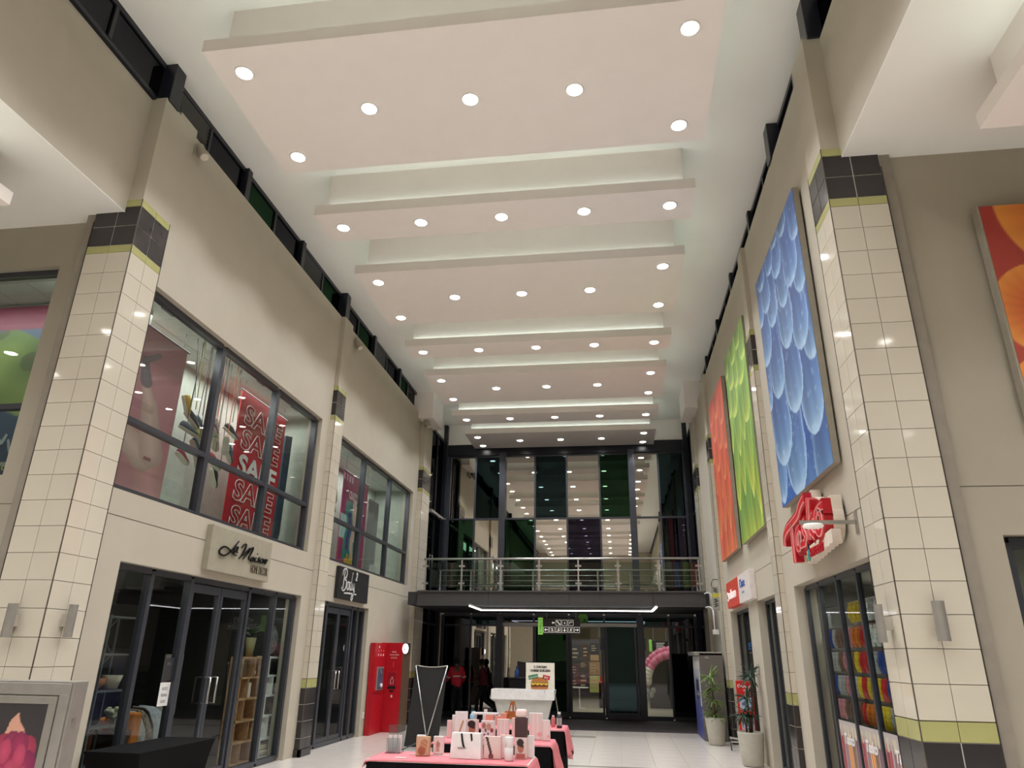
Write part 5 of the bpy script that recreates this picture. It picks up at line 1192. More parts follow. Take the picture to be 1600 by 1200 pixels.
def bx(name, label, cat, x, y, w, d, h, m, rot=0, bevel=.004, prt=None, z=ZC, lean=0):
    t = thing(name, label, cat, (x, y, z)); c, s = math.cos(rot), math.sin(rot)
    def P(a, b_, zz): return (x + a * c - b_ * s, y + a * s + b_ * c + lean * (zz - z), zz)
    B().hexa([P(-w / 2, -d / 2, z), P(w / 2, -d / 2, z), P(w / 2, d / 2, z), P(-w / 2, d / 2, z), P(-w / 2, -d / 2, z + h), P(w / 2, -d / 2, z + h), P(w / 2, d / 2, z + h), P(-w / 2, d / 2, z + h)]).build('body', m, t, bevel=bevel)
    if prt: printed('print', P(-w / 2 + .006, -d / 2 - .004, z + .008), (c, s, 0), Vector((0, lean, 1)).normalized(), w - .012, h - .016, 20, 30, prt, t, thick=.001)
    return t
card = mat('card_white', (232, 226, 222), .5); blush = mat('card_blush', (226, 196, 190), .5); kraft = mat('card_kraft', (190, 150, 112), .6)
def handp(u, v):
    c = np.stack([196 + 0 * u, 164 + 0 * u, 132 + 0 * u], 1)
    for k in range(5):
        x0_ = .3 + .11 * k; d = np.abs(u - x0_ - (v - .4) * .25); c[(d < .045) & (v > .3) & (v < .95 - .05 * abs(k - 2))] = (178, 120, 84)
    c[np.hypot(u - .42, (v - .25) * 1.2) < .3] = (158, 96, 70); return c
def manp(u, v):
    c = np.stack([214 + 0 * u, 200 + 0 * u, 194 + 0 * u], 1); c[(np.hypot((u - .5) / .3, (v - .55) / .3) < 1)] = (170, 112, 88); c[(np.hypot((u - .45) / .34, (v - .78) / .2) < 1)] = (52, 38, 36); c[(v < .22) & (np.abs(u - .5) < .4)] = (178, 106, 90); c[(np.abs(v - .58) < .035) & (u > .45) & (u < .8)] = (40, 34, 36); return c
def collp(u, v):
    c = np.stack([226 + 0 * u, 214 + 0 * u, 210 + 0 * u], 1)
    for cx, cy, r, col in ((.2, .75, .16, (170, 120, 104)), (.6, .7, .2, (196, 150, 130)), (.85, .5, .13, (150, 60, 70)), (.35, .5, .1, (110, 90, 100)), (.55, .3, .07, (90, 110, 150)), (.25, .25, .07, (90, 84, 90))): c[np.hypot(u - cx, (v - cy)) < r] = col
    c[(v < .15)] = (236, 232, 230); return c
def bottlep(u, v):
    c = np.stack([228 + 0 * u, 206 + 0 * u, 200 + 0 * u], 1); c[(np.abs(u - .5) < .2 - .1 * (v > .6)) & (v > .12) & (v < .8)] = (196, 150, 140); c[(np.hypot((u - .5) / .24, (v - .55) / .16) < 1)] = (178, 128, 112); return c
def legp(u, v):
    c = np.stack([224 + 0 * u, 200 + 0 * u, 192 + 0 * u], 1); c[(np.abs(u - .15 - (1 - v) * .35) < .08)] = (60, 46, 46); c[(v < .2) & (u > .25) & (u < .6)] = (120, 70, 64); return c
def linep(u, v):
    c = np.stack([230 + 0 * u, 212 + 0 * u, 206 + 0 * u], 1); c[(np.abs(u - .3) < .03) | (np.abs(u - .66) < .03)] = (244, 236, 232); c[(np.hypot((u - .8) / .2, (v - .2) / .1) < 1)] = (226, 176, 172); return c
# nearest table
ac = glass('acrylic', (226, 232, 232))
t = thing('brochure_holder', 'clear acrylic holder with pale leaflets at the left end of the nearest table', 'holder', (-2.66, 9.08, ZC))
B().box(-2.76, 9.16, ZC, -2.56, 9.166, ZC + .29).build('back_plate', ac, t); B().box(-2.75, 9.0, ZC, -2.57, 9.16, ZC + .006).build('base_plate', ac, t); B().box(-2.745, 9.04, ZC, -2.575, 9.046, ZC + .16).build('front_plate', ac, t)
for i in range(3): B().box(-2.73 + .055 * i, 9.07 + .012 * i, ZC + .008, -2.685 + .055 * i, 9.078 + .012 * i, ZC + .19).build('leaflet', card, t)
bx('gift_box', 'tan box with a hand picture near the left of the nearest table', 'box', -2.26, 8.90, .16, .06, .20, kraft, .05, prt=handp)
bx('gift_box', 'white box with a faint flower, behind the tan hand box', 'box', -2.12, 9.08, .12, .05, .19, card, -.1, prt=bottlep)
bx('gift_box', 'plain white box behind and left of the tan hand box', 'box', -2.33, 9.06, .10, .05, .20, card, .1)
tag(B().box(-2.45, 8.98, ZC, -1.98, 9.02, ZC + .002).box(-2.52, 8.66, ZC, -2.40, 8.72, ZC + .002).build('leaflet', whitep), 'white loose sheets lying on the nearest pink table', 'paper')
t = thing('paper_bag', 'white gift bag with black ribbon handles on the nearest table', 'bag', (-1.72, 8.85, ZC))
B().hexa([(-1.92, 8.78, ZC), (-1.56, 8.74, ZC), (-1.55, 8.9, ZC), (-1.91, 8.94, ZC), (-1.91, 8.8, ZC + .26), (-1.57, 8.77, ZC + .26), (-1.56, 8.86, ZC + .26), (-1.9, 8.89, ZC + .26)]).build('body', card, t, bevel=.004)
for x in (-1.79, -1.68): B().ribbon(spline([(x, ZC + .255), (x + .012, ZC + .18), (x + .03, ZC + .12), (x + .05, ZC + .10)], 4), .022, ((0, 8.776, 0), XR, UP, (0, -1, 0)), 0, .004).build('ribbon_handle', blackp, t)
B().box(-1.83, 8.771, ZC + .10, -1.66, 8.775, ZC + .115).build('print_line', mat('print_grey', (150, 146, 144), .6), t)
bx('gift_box', 'blush card box with dark crossed legs picture right of the gift bag', 'box', -1.44, 8.84, .20, .04, .23, blush, -.08, prt=legp)
bx('gift_box', 'pale pink card box standing right of the crossed legs box', 'box', -1.30, 8.93, .12, .04, .24, blush, .05, prt=linep)
tag(B().lathe([(.045, 0), (.05, .01), (.05, .13), (.045, .135), (.05, .14), (.05, .23), (.045, .24)], (-1.24, 8.74, ZC), 20).build('cosmetic_jar', mat('jar_frost', (226, 222, 220), .3), smooth=True), 'white cylindrical cosmetic pack standing at the front edge of the nearest table', 'pack')
t = thing('gift_tower', 'tall blush and dark brown boxed pack at the right end of the nearest table', 'box', (-1.13, 8.95, ZC))
B().box(-1.2, 8.9, ZC, -1.06, 9.0, ZC + .22).build('lower_box', blush, t, bevel=.004); B().box(-1.2, 8.9, ZC + .222, -1.06, 9.0, ZC + .42).build('brown_sleeve', mat('sleeve_brown', (70, 44, 44), .5), t, bevel=.004); B().box(-1.198, 8.902, ZC + .422, -1.062, 8.998, ZC + .51).build('lid', blush, t, bevel=.03)
printed('print', (-1.19, 8.896, ZC + .01), XR, UP, .12, .2, 18, 28, manp, t, thick=.001)
bx('gift_box', 'slim white card right beside the tall brown boxed pack', 'box', -1.03, 9.05, .08, .03, .23, card, 0)
# middle table
bx('cosmetic_tube', 'slim pinkish tube box at the left end of the middle table', 'box', -2.40, 10.88, .06, .05, .22, blush)
bx('cosmetic_tube', 'slim white tube box behind the pinkish one on the middle table', 'box', -2.36, 11.0, .05, .05, .28, card)
bx('display_card', 'tall white card with a wooden clip on the middle table', 'card', -2.25, 10.95, .18, .03, .33, card, .15, lean=.1)
t = thing('wooden_holder', 'small wooden peg leaning before the tall white card', 'peg', (-2.22, 10.86, ZC)); B().tube([(-2.27, 10.84, ZC + .001), (-2.2, 10.87, ZC + .22)], .014, 6).build('stick', kraft, t); B().box(-2.22, 10.82, ZC, -2.14, 10.9, ZC + .06).build('block', card, t)
bx('display_card', 'portrait card of a person in dark glasses on the middle table', 'card', -2.04, 10.72, .18, .03, .25, blush, .0, prt=manp)
bx('display_card', 'collage card with several small portraits on the middle table', 'card', -1.82, 10.72, .19, .03, .24, card, -.1, prt=collp)
bx('gift_box', 'pale pink box right of the collage card on the middle table', 'box', -1.62, 10.80, .17, .06, .26, blush, .05, prt=linep)
bx('gift_box', 'plain blush box, third from right on the middle table', 'box', -1.41, 10.80, .17, .05, .28, blush)
bx('gift_box', 'tall white box with faint pink lines on the middle table', 'box', -1.17, 10.90, .19, .05, .34, card, -.05, prt=linep)
bx('gift_box', 'small white card at the right end of the middle table', 'box', -1.02, 10.82, .11, .03, .26, card, .05, prt=linep)
t = thing('display_tray', 'low white tray stand at the back of the middle table', 'tray', (-1.95, 11.0, ZC)); B().box(-2.1, 10.92, ZC + .30, -1.72, 11.08, ZC + .32).build('tray', whitep, t)
for x in (-2.05, -1.77): B().box(x - .01, 10.98, ZC, x + .01, 11.02, ZC + .30).build('leg', whitep, t)
# farthest table
for nm, lb, x, y, r_, h, m in (('bottle', 'light blue bottle pair at the left of the farthest table', -2.47, 13.05, .06, .19, mat('sky_blue', (140, 200, 222), .35)), ('bottle', 'tall white bottle right of the light blue one', -2.27, 13.1, .05, .22, whitep), ('bottle', 'pink bottle with white cap at the right end of the farthest table', -1.10, 12.9, .035, .17, mat('rose', (206, 120, 120), .4)), ('bottle', 'black and white striped bottle at the right end of the farthest table', -.99, 12.75, .045, .23, mat('stripe_dark', (52, 44, 50), .4))):
    t = thing(nm, lb, 'bottle', (x, y, ZC)); B().lathe([(r_ * .9, 0), (r_, .01), (r_, h * .72), (r_ * .85, h * .8), (r_ * .5, h * .84), (r_ * .5, h)], (x, y, ZC), 16).build('body', m, t, smooth=True)
    B().lathe([(r_ * .6, h * .88), (r_ * .6, h * 1.02)], (x, y, ZC), 12).build('cap', whitep if 'blue' not in lb else m, t)
    if 'striped' in lb:
        for k in range(5): a = -PI / 2 + (k - 2) * .45; B().box(x + r_ * math.cos(a) * 1.01 - .004, y + r_ * math.sin(a) * 1.01 - .004, ZC + .04, x + r_ * math.cos(a) * 1.01 + .004, y + r_ * math.sin(a) * 1.01 + .004, ZC + .15).build('stripe', whitep, t)
peach = mat('peach_box', (226, 160, 140), .5)
bx('gift_box', 'peach box left of the small easel on the farthest table', 'box', -2.18, 13.0, .13, .08, .17, peach, .1); bx('gift_box', 'smaller peach box just left of the easel', 'box', -2.03, 12.95, .09, .07, .14, peach); bx('gift_box', 'peach box touching the easel base on the farthest table', 'box', -1.96, 13.15, .1, .07, .17, peach, -.1)
bx('gift_box', 'dusty red box between the easel and the pink bottle', 'box', -1.42, 13.1, .18, .1, .14, mat('dusty_red', (150, 84, 78), .6)); bx('gift_box', 'pale card left of the dusty red box on the farthest table', 'box', -1.62, 12.95, .17, .05, .13, card)
t = thing('table_easel', 'small wooden easel standing on the farthest table', 'easel', (-1.82, 13.2, ZC)); wd = mat('easel_wood', (176, 108, 56), .5, var=.2)
for a, b_ in (((-1.94, 13.15, ZC + .001), (-1.84, 13.22, ZC + .36)), ((-1.70, 13.15, ZC + .001), (-1.80, 13.22, ZC + .36)), ((-1.82, 13.32, ZC + .001), (-1.82, 13.22, ZC + .35))): B().tube([a, b_], .012, 6).build('leg', wd, t)
B().box(-1.95, 13.12, ZC + .08, -1.69, 13.18, ZC + .1).build('ledge', wd, t); B().box(-1.85, 13.19, ZC + .3, -1.79, 13.23, ZC + .33).build('crossbar', wd, t); B().box(-1.95, 13.185, ZC + .1, -1.72, 13.195, ZC + .2).build('panel', wd, t)

# cash machine, planters, leaflet stand on the right
t = thing('cash_machine', 'grey cash machine cabinet with a blue front by the right pilaster', 'cash machine', (2.25, 20.0, 0)); gk = mat('machine_taupe', (106, 100, 94), .45)
B().box(1.97, 19.2, .004, 2.53, 20.8, 1.96).build('cabinet', gk, t, bevel=.008); B().box(1.86, 19.2, 1.90, 2.54, 20.9, 1.985).build('canopy', silver_g, t, bevel=.01)
def atmf(u, v):
    c = np.stack([70 + 110 * np.clip((v - .35) * 2.2, 0, 1), 76 + 106 * np.clip((v - .35) * 2.2, 0, 1), 140 + 50 * np.clip((v - .35) * 2.2, 0, 1)], 1); c[(u > .3) & (u < .72) & (v > .55) & (v < .72)] = (40, 46, 60); c[(u > .3) & (u < .72) & (v > .45) & (v < .5)] = (30, 30, 34); c[(v > .84)] = (206, 204, 200); return c
printed('front_print', (1.962, 20.78, .02), YL, UP, 1.56, 1.86, 30, 40, atmf, t)
B().box(1.93, 19.7, .98, 1.965, 20.3, 1.02).build('keypad_ledge', silver, t); B().box(1.955, 19.3, .75, 1.966, 19.36, 1.5).build('label_strip', whitep, t); B().box(2.1, 19.19, 1.83, 2.2, 19.2, 1.88).build('plate', silver, t)
potm = mat('planter_stone', (182, 178, 164), .65, bump=.05); soil = mat('soil', (50, 40, 32), .95); lfg = mat('leaf_green', (112, 178, 62), .5)
lf1 = mat('dracaena_leaf', (126, 148, 84), .5, var=.25); lf2 = mat('dracaena_leaf_dark', (44, 66, 46), .5, var=.25); bark = mat('bark', (92, 76, 58), .8)
LEAF = {}
def leafme(m, L, w, k):
    key = (m.name, k)
    if key in LEAF: return LEAF[key]
    vs = []; n = 6
    for i in range(n + 1):
        t_ = i / n; ww = w * (math.sin(PI * (.12 + .86 * t_)) ** .7) / 2; x = L * t_ * (1 - .12 * k * t_); z = -L * (.25 + .25 * k) * t_ ** 2.2
        vs += [(x, -ww, z + ww * .5), (x, 0, z), (x, ww, z + ww * .5), (x, 0, z - .004)]
    fs = []
    for i in range(n):
        a, b_ = i * 4, i * 4 + 4
        fs += [(a, b_, b_ + 1, a + 1), (a + 1, b_ + 1, b_ + 2, a + 2), (a + 2, b_ + 2, b_ + 3, a + 3), (a + 3, b_ + 3, b_, a)]
    me = bpy.data.meshes.new('leaf'); me.from_pydata(vs, [], fs); me.update(); me.polygons.foreach_set('use_smooth', [True] * len(me.polygons)); me.materials.append(m); LEAF[key] = me; return me
def planter(label, x, y, rt, rb, h, stems, m):
    t = thing('planter', label, 'plant', (x, y, 0), 'potted dracaenas')
    B().lathe([(rb * .9, .004), (rb, .02), (rb + (rt - rb) * .5, h * .45), (rt, h - .03), (rt, h), (rt - .025, h), (rt - .03, h - .06)], (x, y, 0), 32).build('pot', potm, t, smooth=True)
    B().lathe([(rt - .03, 0), (.01, .01)], (x, y, h - .05), 24).build('soil', soil, t)
    for sx_, sy_, hz, lean, cl in stems:
        top = (x + sx_ + lean[0], y + sy_ + lean[1], hz); base = (x + sx_, y + sy_, h - .05)
        B().tube([base, ((base[0] + top[0]) / 2 + .01, (base[1] + top[1]) / 2, (base[2] + top[2]) / 2), top], .022, 8, .014).build('stem', bark, t, smooth=True)
        for (fz, nleaf, L, e0, e1) in cl:
            c = Vector(base).lerp(Vector(top), fz)
            for i in range(nleaf):
                a = i * 2.399 + fz * 5; e = e0 + (e1 - e0) * ((i * .618) % 1)
                if c.x + L * 1.12 * math.cos(e) * math.cos(a) > 2.62: a = PI - a
                place(leafme(m, L * 1.12, .04, i % 3), 'leaf', c + Vector((0, 0, .1 * ((i * .37) % 1) - .05)), t, (0, -e, a), (1, 1, 1) if i % 2 else (.85, 1, .9))
planter('tall grey pot with a bushy pale green dracaena before the cash machine', 2.15, 18.45, .228, .17, .565, [(0, 0, 1.38, (-.02, 0), [(1, 42, .30, .1, 1.5), (.74, 40, .30, -.2, 1.0), (.45, 30, .27, -.2, .9), (.06, 36, .36, .2, 1.2)])], lf1)
planter('tall grey pot with a sparse dark dracaena before the red leaflet stand', 2.385, 15.15, .237, .19, .572, [(.0, 0, 1.12, (.0, .02), [(1, 34, .26, .1, 1.5), (.55, 24, .28, -.3, .7)]), (.03, .03, 1.5, (.10, .03), [(1, 40, .21, -.2, 1.5)]), (-.06, -.02, .85, (-.04, -.02), [(1, 22, .24, -.2, .9)])], lf2)
t = thing('leaflet_stand', 'red leaflet stand with three picture pockets behind the dark dracaena', 'stand', (2.45, 15.9, 0))
B().box(2.31, 15.88, .05, 2.63, 15.92, 1.43).build('back_board', mat('stand_red', (204, 40, 36), .45), t, bevel=.005); B().box(2.33, 15.85, .004, 2.64, 16.05, .05).build('base', mat('stand_red'), t, bevel=.005)
B().ribbon(spline([(.04, 1.30), (.02, 1.34), (.05, 1.36), (.07, 1.32), (.05, 1.30), (.10, 1.34), (.12, 1.3), (.15, 1.34), (.17, 1.3), (.2, 1.34), (.22, 1.3), (.26, 1.34)], 4), .012, ((2.32, 15.878, 0), XR, UP, (0, -1, 0)), 0, .003).build('script_line', whitep, t)
B().ribbon(spline([(.12, 1.24), (.14, 1.27), (.16, 1.23), (.19, 1.27), (.21, 1.23), (.24, 1.27)], 4), .01, ((2.32, 15.878, 0), XR, UP, (0, -1, 0)), 0, .003).build('script_line', whitep, t)
def lfp(u, v):
    c = np.stack([196 - 40 * v, 206 - 24 * v, 222 - 6 * v], 1); k = np.abs(u - .5 - .2 * np.sin(v * 9)) < .18; c[k] = (96, 110, 132); return c
for z in (.82, .48, .2):
    p = B().box(2.33, 15.82, z, 2.61, 15.88, z + .06).build('pocket', mat('stand_red'), t)
    B().box(2.35, 15.845, z + .02, 2.59, 15.855, z + .3).build('leaflet', whitep, p); printed('leaflet_print', (2.355, 15.842, z + .07), XR, UP, .23, .22, 14, 14, lfp, p, thick=.001)
t = thing('floor_rail', 'low steel rail on feet between the two plant pots', 'rail', (2.45, 17.4, 0)); B().tube([(2.3, 17.4, .26), (2.6, 17.4, .22)], .02, 8).build('bar', silver, t); B().tube([(2.32, 17.5, .17), (2.6, 17.5, .17)], .02, 8).build('bar', silver, t)
for x in (2.33, 2.56): B().tube([(x, 17.4, .25), (x, 17.5, .17), (x, 17.46, .004)], .014, 6).build('leg', alu, t)

# ------------------------------------------------------------------ sweets behind the right shopfront
t = thing('sweet_rack', 'tall grey wire rack holding the sweet packets behind glass', 'rack', (3.08, 9.6, 0)); 
for y in (8.0, 9.2, 10.4, 11.6): B().box(3.09, y - .02, .006, 3.13, y + .02, 2.5).build('upright', wire, t)
for z in (.32, .62, .92, 1.22, 1.52, 1.82, 2.12, 2.42): B().tube([(3.085, 7.95, z + .14), (3.085, 11.65, z + .14)], .008, 6).build('rail', wire, t)
PKC = dict(yellow=(236, 186, 40), orange=(228, 120, 40), red=(206, 44, 48), blue=(40, 66, 150), brown=(120, 84, 70), pink=(206, 130, 140), silver=(170, 166, 164), white=(222, 218, 212))
PM = {}
for k, v in PKC.items():
    n = 6; vs = []
    for i in range(n + 1):
        for j in range(n + 1):
            u, w_ = i / n - .5, j / n - .5; q = (1 - (2 * u) ** 4) * (1 - (2 * w_) ** 2)
            vs.append((-.035 * max(0, q), u * .17, w_ * .25))
    vs += [(-x, y, z) for x, y, z in vs]; m_ = (n + 1) ** 2
    fs = [(o_ + i * (n + 1) + j, o_ + i * (n + 1) + j + 1, o_ + (i + 1) * (n + 1) + j + 1, o_ + (i + 1) * (n + 1) + j) for o_ in (0, m_) for i in range(n) for j in range(n)]
    me = bpy.data.meshes.new('sweet_packet'); me.from_pydata(vs, [], fs); me.update(); me.polygons.foreach_set('use_smooth', [True] * len(me.polygons)); me.materials.append(mat('packet_' + k, v, .3, var=.45, scale=28)); PM[k] = me
rr = random.Random(4)
OR2 = ORD + ['sixth', 'seventh', 'eighth', 'ninth', 'tenth', 'eleventh', 'twelfth', 'thirteenth', 'fourteenth', 'fifteenth', 'sixteenth', 'seventeenth', 'eighteenth', 'nineteenth']
for r_ in range(8):
    for i in range(19):
        y = 8.35 + i * .175; z = .32 + .3 * r_
        pool = ['blue', 'blue', 'silver', 'white'] if y < 9.3 or (y < 9.75 and r_ > 4) else (['yellow', 'orange', 'yellow', 'red', 'orange'] if y < 10.35 else (['brown', 'pink', 'silver', 'brown'] if y < 11.0 else ['silver', 'pink', 'silver', 'blue']))
        k = rr.choice(pool) if r_ < 7 or y < 10.4 else None
        if k is None: continue
        o = place(PM[k], 'sweet_packet', (3.035, y, z), None, (0, 0, rr.uniform(-.12, .12)))
        tag(o, '%s sweet packet, %s from the pillar in the %s row of the wire rack' % (k, OR2[i], OR2[7 - r_]), 'packet', 'sweet packets on the rack')
def jarp(u, v):
    c = np.stack([176 + 0 * u, 168 + 0 * u, 164 + 0 * u], 1)
    for i, col in enumerate(((150, 66, 70), (142, 112, 116), (214, 140, 70), (128, 92, 66), (120, 84, 96))):
        x = .1 + .2 * i; k = (np.abs(u - x) < .085 * np.clip((1.02 - v) * 4, 0, 1) ** .4) & (v < .9); s_ = 1 + .25 * np.sin((u - x) * 60); c[k] = (np.array(col)[None] * s_[:, None])[k]
        k = (np.abs(u - x) < .05) & (v > .8) & (v < .96); c[k] = (196, 186, 160)
    return c
def decal(y0, y1, i):
    t = thing('window_decal', 'printed jar picture on the lower glass of the sweet shop, pane %s from the pillar' % ['first', 'second', 'third'][i], 'decal', (2.83, (y0 + y1) / 2, .16))
    printed('print', (2.822, y1, .14), YL, UP, y1 - y0, .98, 40, 50, jarp, t, thick=.002)
    lettering('decal_text', 'Tasko', (2.818, (y0 + y1) / 2, .86), YL, UP, .12, whitep, t, shear=.25, bold=.006, lift=.0, ext=.002)
decal(8.05, 9.05, 0); decal(9.16, 9.87, 1); decal(9.98, 10.73, 2)
t = thing('price_rail', 'long white shelf edge lit strip above the sweet rack', 'shelf', (3.6, 9.7, 2.6)); B().box(3.55, 8.0, 2.6, 3.7, 11.5, 2.64).build('shelf_board', whitep, t); B().box(3.54, 8.0, 2.585, 3.56, 11.5, 2.66).build('edge_strip', silver_g, t)
for y in (8.0, 11.45): B().box(3.64, y, 2.4, 3.7, y + .05, 2.6).build('bracket', wire, t)
# phone shop: vertical blinds and a poster
t = thing('vertical_blind', 'grey vertical blind behind the phone shop glass', 'blind', (3.1, 16.9, .1))
for i in range(18): B().hexa([(3.05, 15.75 + i * .13, .1), (3.12, 15.82 + i * .13, .1), (3.122, 15.826 + i * .13, .1), (3.052, 15.756 + i * .13, .1), (3.05, 15.75 + i * .13, 2.75), (3.12, 15.82 + i * .13, 2.75), (3.122, 15.826 + i * .13, 2.75), (3.052, 15.756 + i * .13, 2.75)]).build('slat', mat('blind_grey', (104, 106, 108), .7), t)
B().box(3.04, 15.7, 2.75, 3.14, 18.1, 2.8).build('head_rail', alu, t)
t = thing('poster_column', 'narrow red and white poster strip inside the small shop window', 'poster', (3.1, 14.0, .2)); B().box(3.1, 13.3, .2, 3.12, 13.75, 2.3).build('board', lt, t)
def pst(u, v):
    c = np.stack([150 + 0 * u, 146 + 0 * u, 140 + 0 * u], 1); c[(v > .5) & (v < .62)] = (170, 60, 54); c[(v > .3) & (v < .5)] = (196, 200, 206); c[(v < .2)] = (140, 70, 66); c[(v > .62) & (np.sin(v * 60 + u * 9) > .3)] = (60, 58, 54); return c
printed('print', (3.097, 13.74, .22), YL, UP, .43, 2.06, 14, 60, pst, t)
# window under the orange canvas
struct('wall_shop', B().box(3.2, 9.4, 0, 7, 9.5, 3.2).box(3.1, 7.65, 0, 3.2, 9.5, 3.2), dark_i, 'dark room behind the window under the orange canvas', 'wall')
t = thing('flower_poster', 'dark poster with a pink bloom behind the window under the orange canvas', 'poster', (4.6, 8.25, 1.2)); B().box(3.9, 8.24, 1.0, 5.4, 8.28, 2.62).build('board', blackp, t)
def bloom(u, v):
    c = np.stack([26 + 0 * u, 22 + 0 * u, 26 + 0 * u], 1); d = np.hypot(u - .3, (v - .78) * 1.0); a = np.arctan2(v - .78, u - .3); k = d < .17 + .04 * np.sin(a * 9); c[k] = np.stack([206 - 200 * d, 70 - 80 * d, 110 - 90 * d], 1)[k]; return c
printed('print', (3.92, 8.236, 1.02), XR, UP, 1.46, 1.58, 60, 60, bloom, t)

# ------------------------------------------------------------------ lobby beyond the sliding doors
lw_ = mat('lobby_plaster', (176, 168, 148), .8)
struct('wall_lobby', B().box(-7.6, 37.8, 0, 5.1, 38, 3.5), lw_, 'beige far wall of the lobby', 'wall'); struct('wall_lobby', B().box(-7.6, 25.1, 0, -7.5, 38, 3.5).box(5, 25.1, 0, 5.1, 38, 3.5), lw_, 'beige side walls of the lobby', 'wall')
struct('ceiling_lobby', B().box(-7.6, 25.0, 3.4, 5.1, 38, 3.5), white_c, 'white ceiling of the lobby', 'ceiling')
t = thing('poster_board', 'board crowded with brown and purple posters in the lobby beyond the open door pane', 'board', (-1.25, 31, 0))
B().box(-1.95, 31.0, .35, -.75, 31.06, 2.5).build('board', mat('board_slate', (76, 70, 74), .6), t)
for x in (-1.9, -.8): B().box(x - .03, 31.06, .003, x + .03, 31.12, 2.5).build('post', silver_g, t)
PC = [(-1.93, .55, .32, .5, (70, 50, 62)), (-1.58, .55, .38, .75, (62, 52, 60)), (-1.17, .5, .42, .62, (196, 196, 120)), (-1.93, 1.1, .32, .45, (92, 60, 74)), (-1.58, 1.36, .38, .3, (86, 66, 60)), (-1.17, 1.16, .42, .48, (176, 140, 100)), (-1.93, 1.6, .45, .7, (60, 60, 66)), (-1.45, 1.7, .3, .6, (70, 50, 44)), (-1.12, 1.68, .34, .22, (190, 150, 110)), (-1.12, 1.95, .34, .4, (24, 40, 54))]
for i, (x, z, w_, h, c_) in enumerate(PC):
    p = B().box(x, 30.985, z, x + w_, 31.0, z + h).build('poster', mat('poster_%d' % i, c_, .6), t)
    b = B()
    for q in range(3): b.box(x + .05, 30.978, z + h * (.25 + .22 * q), x + w_ * (.6 + .12 * (q % 2)), 30.985, z + h * (.25 + .22 * q) + h * .08)
    b.build('poster_lines', mat('poster_print', (190, 170, 140), .6), p)
t = thing('side_table', 'round white pedestal table in the lobby before the poster board', 'table', (-1.5, 29.3, 0)); B().lathe([(.22, .004), (.22, .02), (.03, .05), (.025, .7), (.03, .72)], (-1.5, 29.3, 0), 20).build('pedestal', whitep, t, smooth=True); B().lathe([(.34, .72), (.35, .74), (.34, .75)], (-1.5, 29.3, 0), 28).build('top', whitep, t)
t = thing('cloth_table', 'small table in black and pink cloth in the lobby', 'table', (-.6, 30.2, 0)); B().box(-.78, 29.95, .004, -.4, 30.5, .9).build('skirt', black, t); B().box(-.8, 29.93, .9, -.38, 30.52, .93).build('cloth', mat('lobby_pink', (216, 100, 104), .7), t)
for i, (x, h, m) in enumerate(((-.7, .2, redm), (-.58, .32, kraft), (-.48, .16, pink))): bx('gift_box', ['small red', 'tall tan', 'short pink'][i] + ' box on the black and pink lobby table', 'box', x, 30.15, .09, .09, h, m, z=.932)
t = thing('reflected_letters', 'blue lit letters built in the lobby for a reflection in the door glass', 'sign', (.0, 33, 2.3)); nb_ = mat('neon_blue', (40, 130, 220), .4, emit=(40, 130, 220), es=2.5)  # reflection of a blue sign in the door glass, added as glowing letters
B().box(-.9, 33.02, 2.1, 1.2, 33.06, 2.6).build('board', blackp, t); lettering('neon_text', 'RBQ', (.15, 33.02, 2.2), XR, UP, .3, nb_, t, sx=1.5)
for x in (-.8, 1.1): B().tube([(x, 33.04, 2.6), (x, 33.04, 3.4)], .01, 6).build('hanger', silver_g, t)
for i, x in enumerate((-1.7, -.6, .5, 1.6)):
    t = thing('light_bar', 'white ceiling light bar in the lobby, %s from left' % ORD[i], 'lamp', (x, 30.5, 3.35)); B().box(x - .3, 30.4, 3.36, x + .3, 30.5, 3.4).build('housing', whitep, t); B().box(x - .28, 30.41, 3.345, x + .28, 30.49, 3.36).build('diffuser', lin_m, t)
t = thing('reflected_balloon_arch', 'half arch of pink and white balloons built beyond the right door pane for its reflection', 'balloon arch', (1.6, 30, 0)); bp = [mat('balloon_pink', (226, 130, 160), .3), mat('balloon_rose', (214, 104, 140), .3), mat('balloon_white', (226, 218, 206), .3), mat('balloon_grey', (150, 150, 148), .3)]  # pane's reflection of balloons behind the viewer, built solid beyond the glass
for k in range(13):
    a = PI - k * (PI / 2) / 12 * 1.06; cx, cz = 2.0 + .98 * math.cos(a), .98 + 1.05 * math.sin(a)
    for s in (-1, 1):
        r_ = .105 + .02 * ((k * 3 + s) % 3); m = bp[2] if k < 4 else bp[(k + (s > 0)) % 2]
        B().ell((cx + s * .09 * math.cos(a), 30 + .06 * s, cz + s * .09 * math.sin(a)), (r_, r_, r_ * 1.12), 12, 8).build('balloon', m, t, smooth=True)
for k, (x, z) in enumerate(((1.08, .62), (1.2, .5), (1.02, .42), (1.28, .66))): B().ell((x, 30, z), (.1, .1, .11), 12, 8).build('balloon', bp[3], t, smooth=True)
B().tube([(1.02, 30.05, .004), (1.02, 30.05, .98)] + [(2.0 + .98 * math.cos(PI - k * .15), 30.05, .98 + 1.05 * math.sin(PI - k * .15)) for k in range(1, 11)], .015, 6).build('arch_pole', silver_g, t)
tag(B().box(1.15, 30.5, .003, 2.4, 30.55, 1.85).build('backdrop_board', blackp, bevel=.005), 'black backdrop board standing behind the balloon arch', 'board')
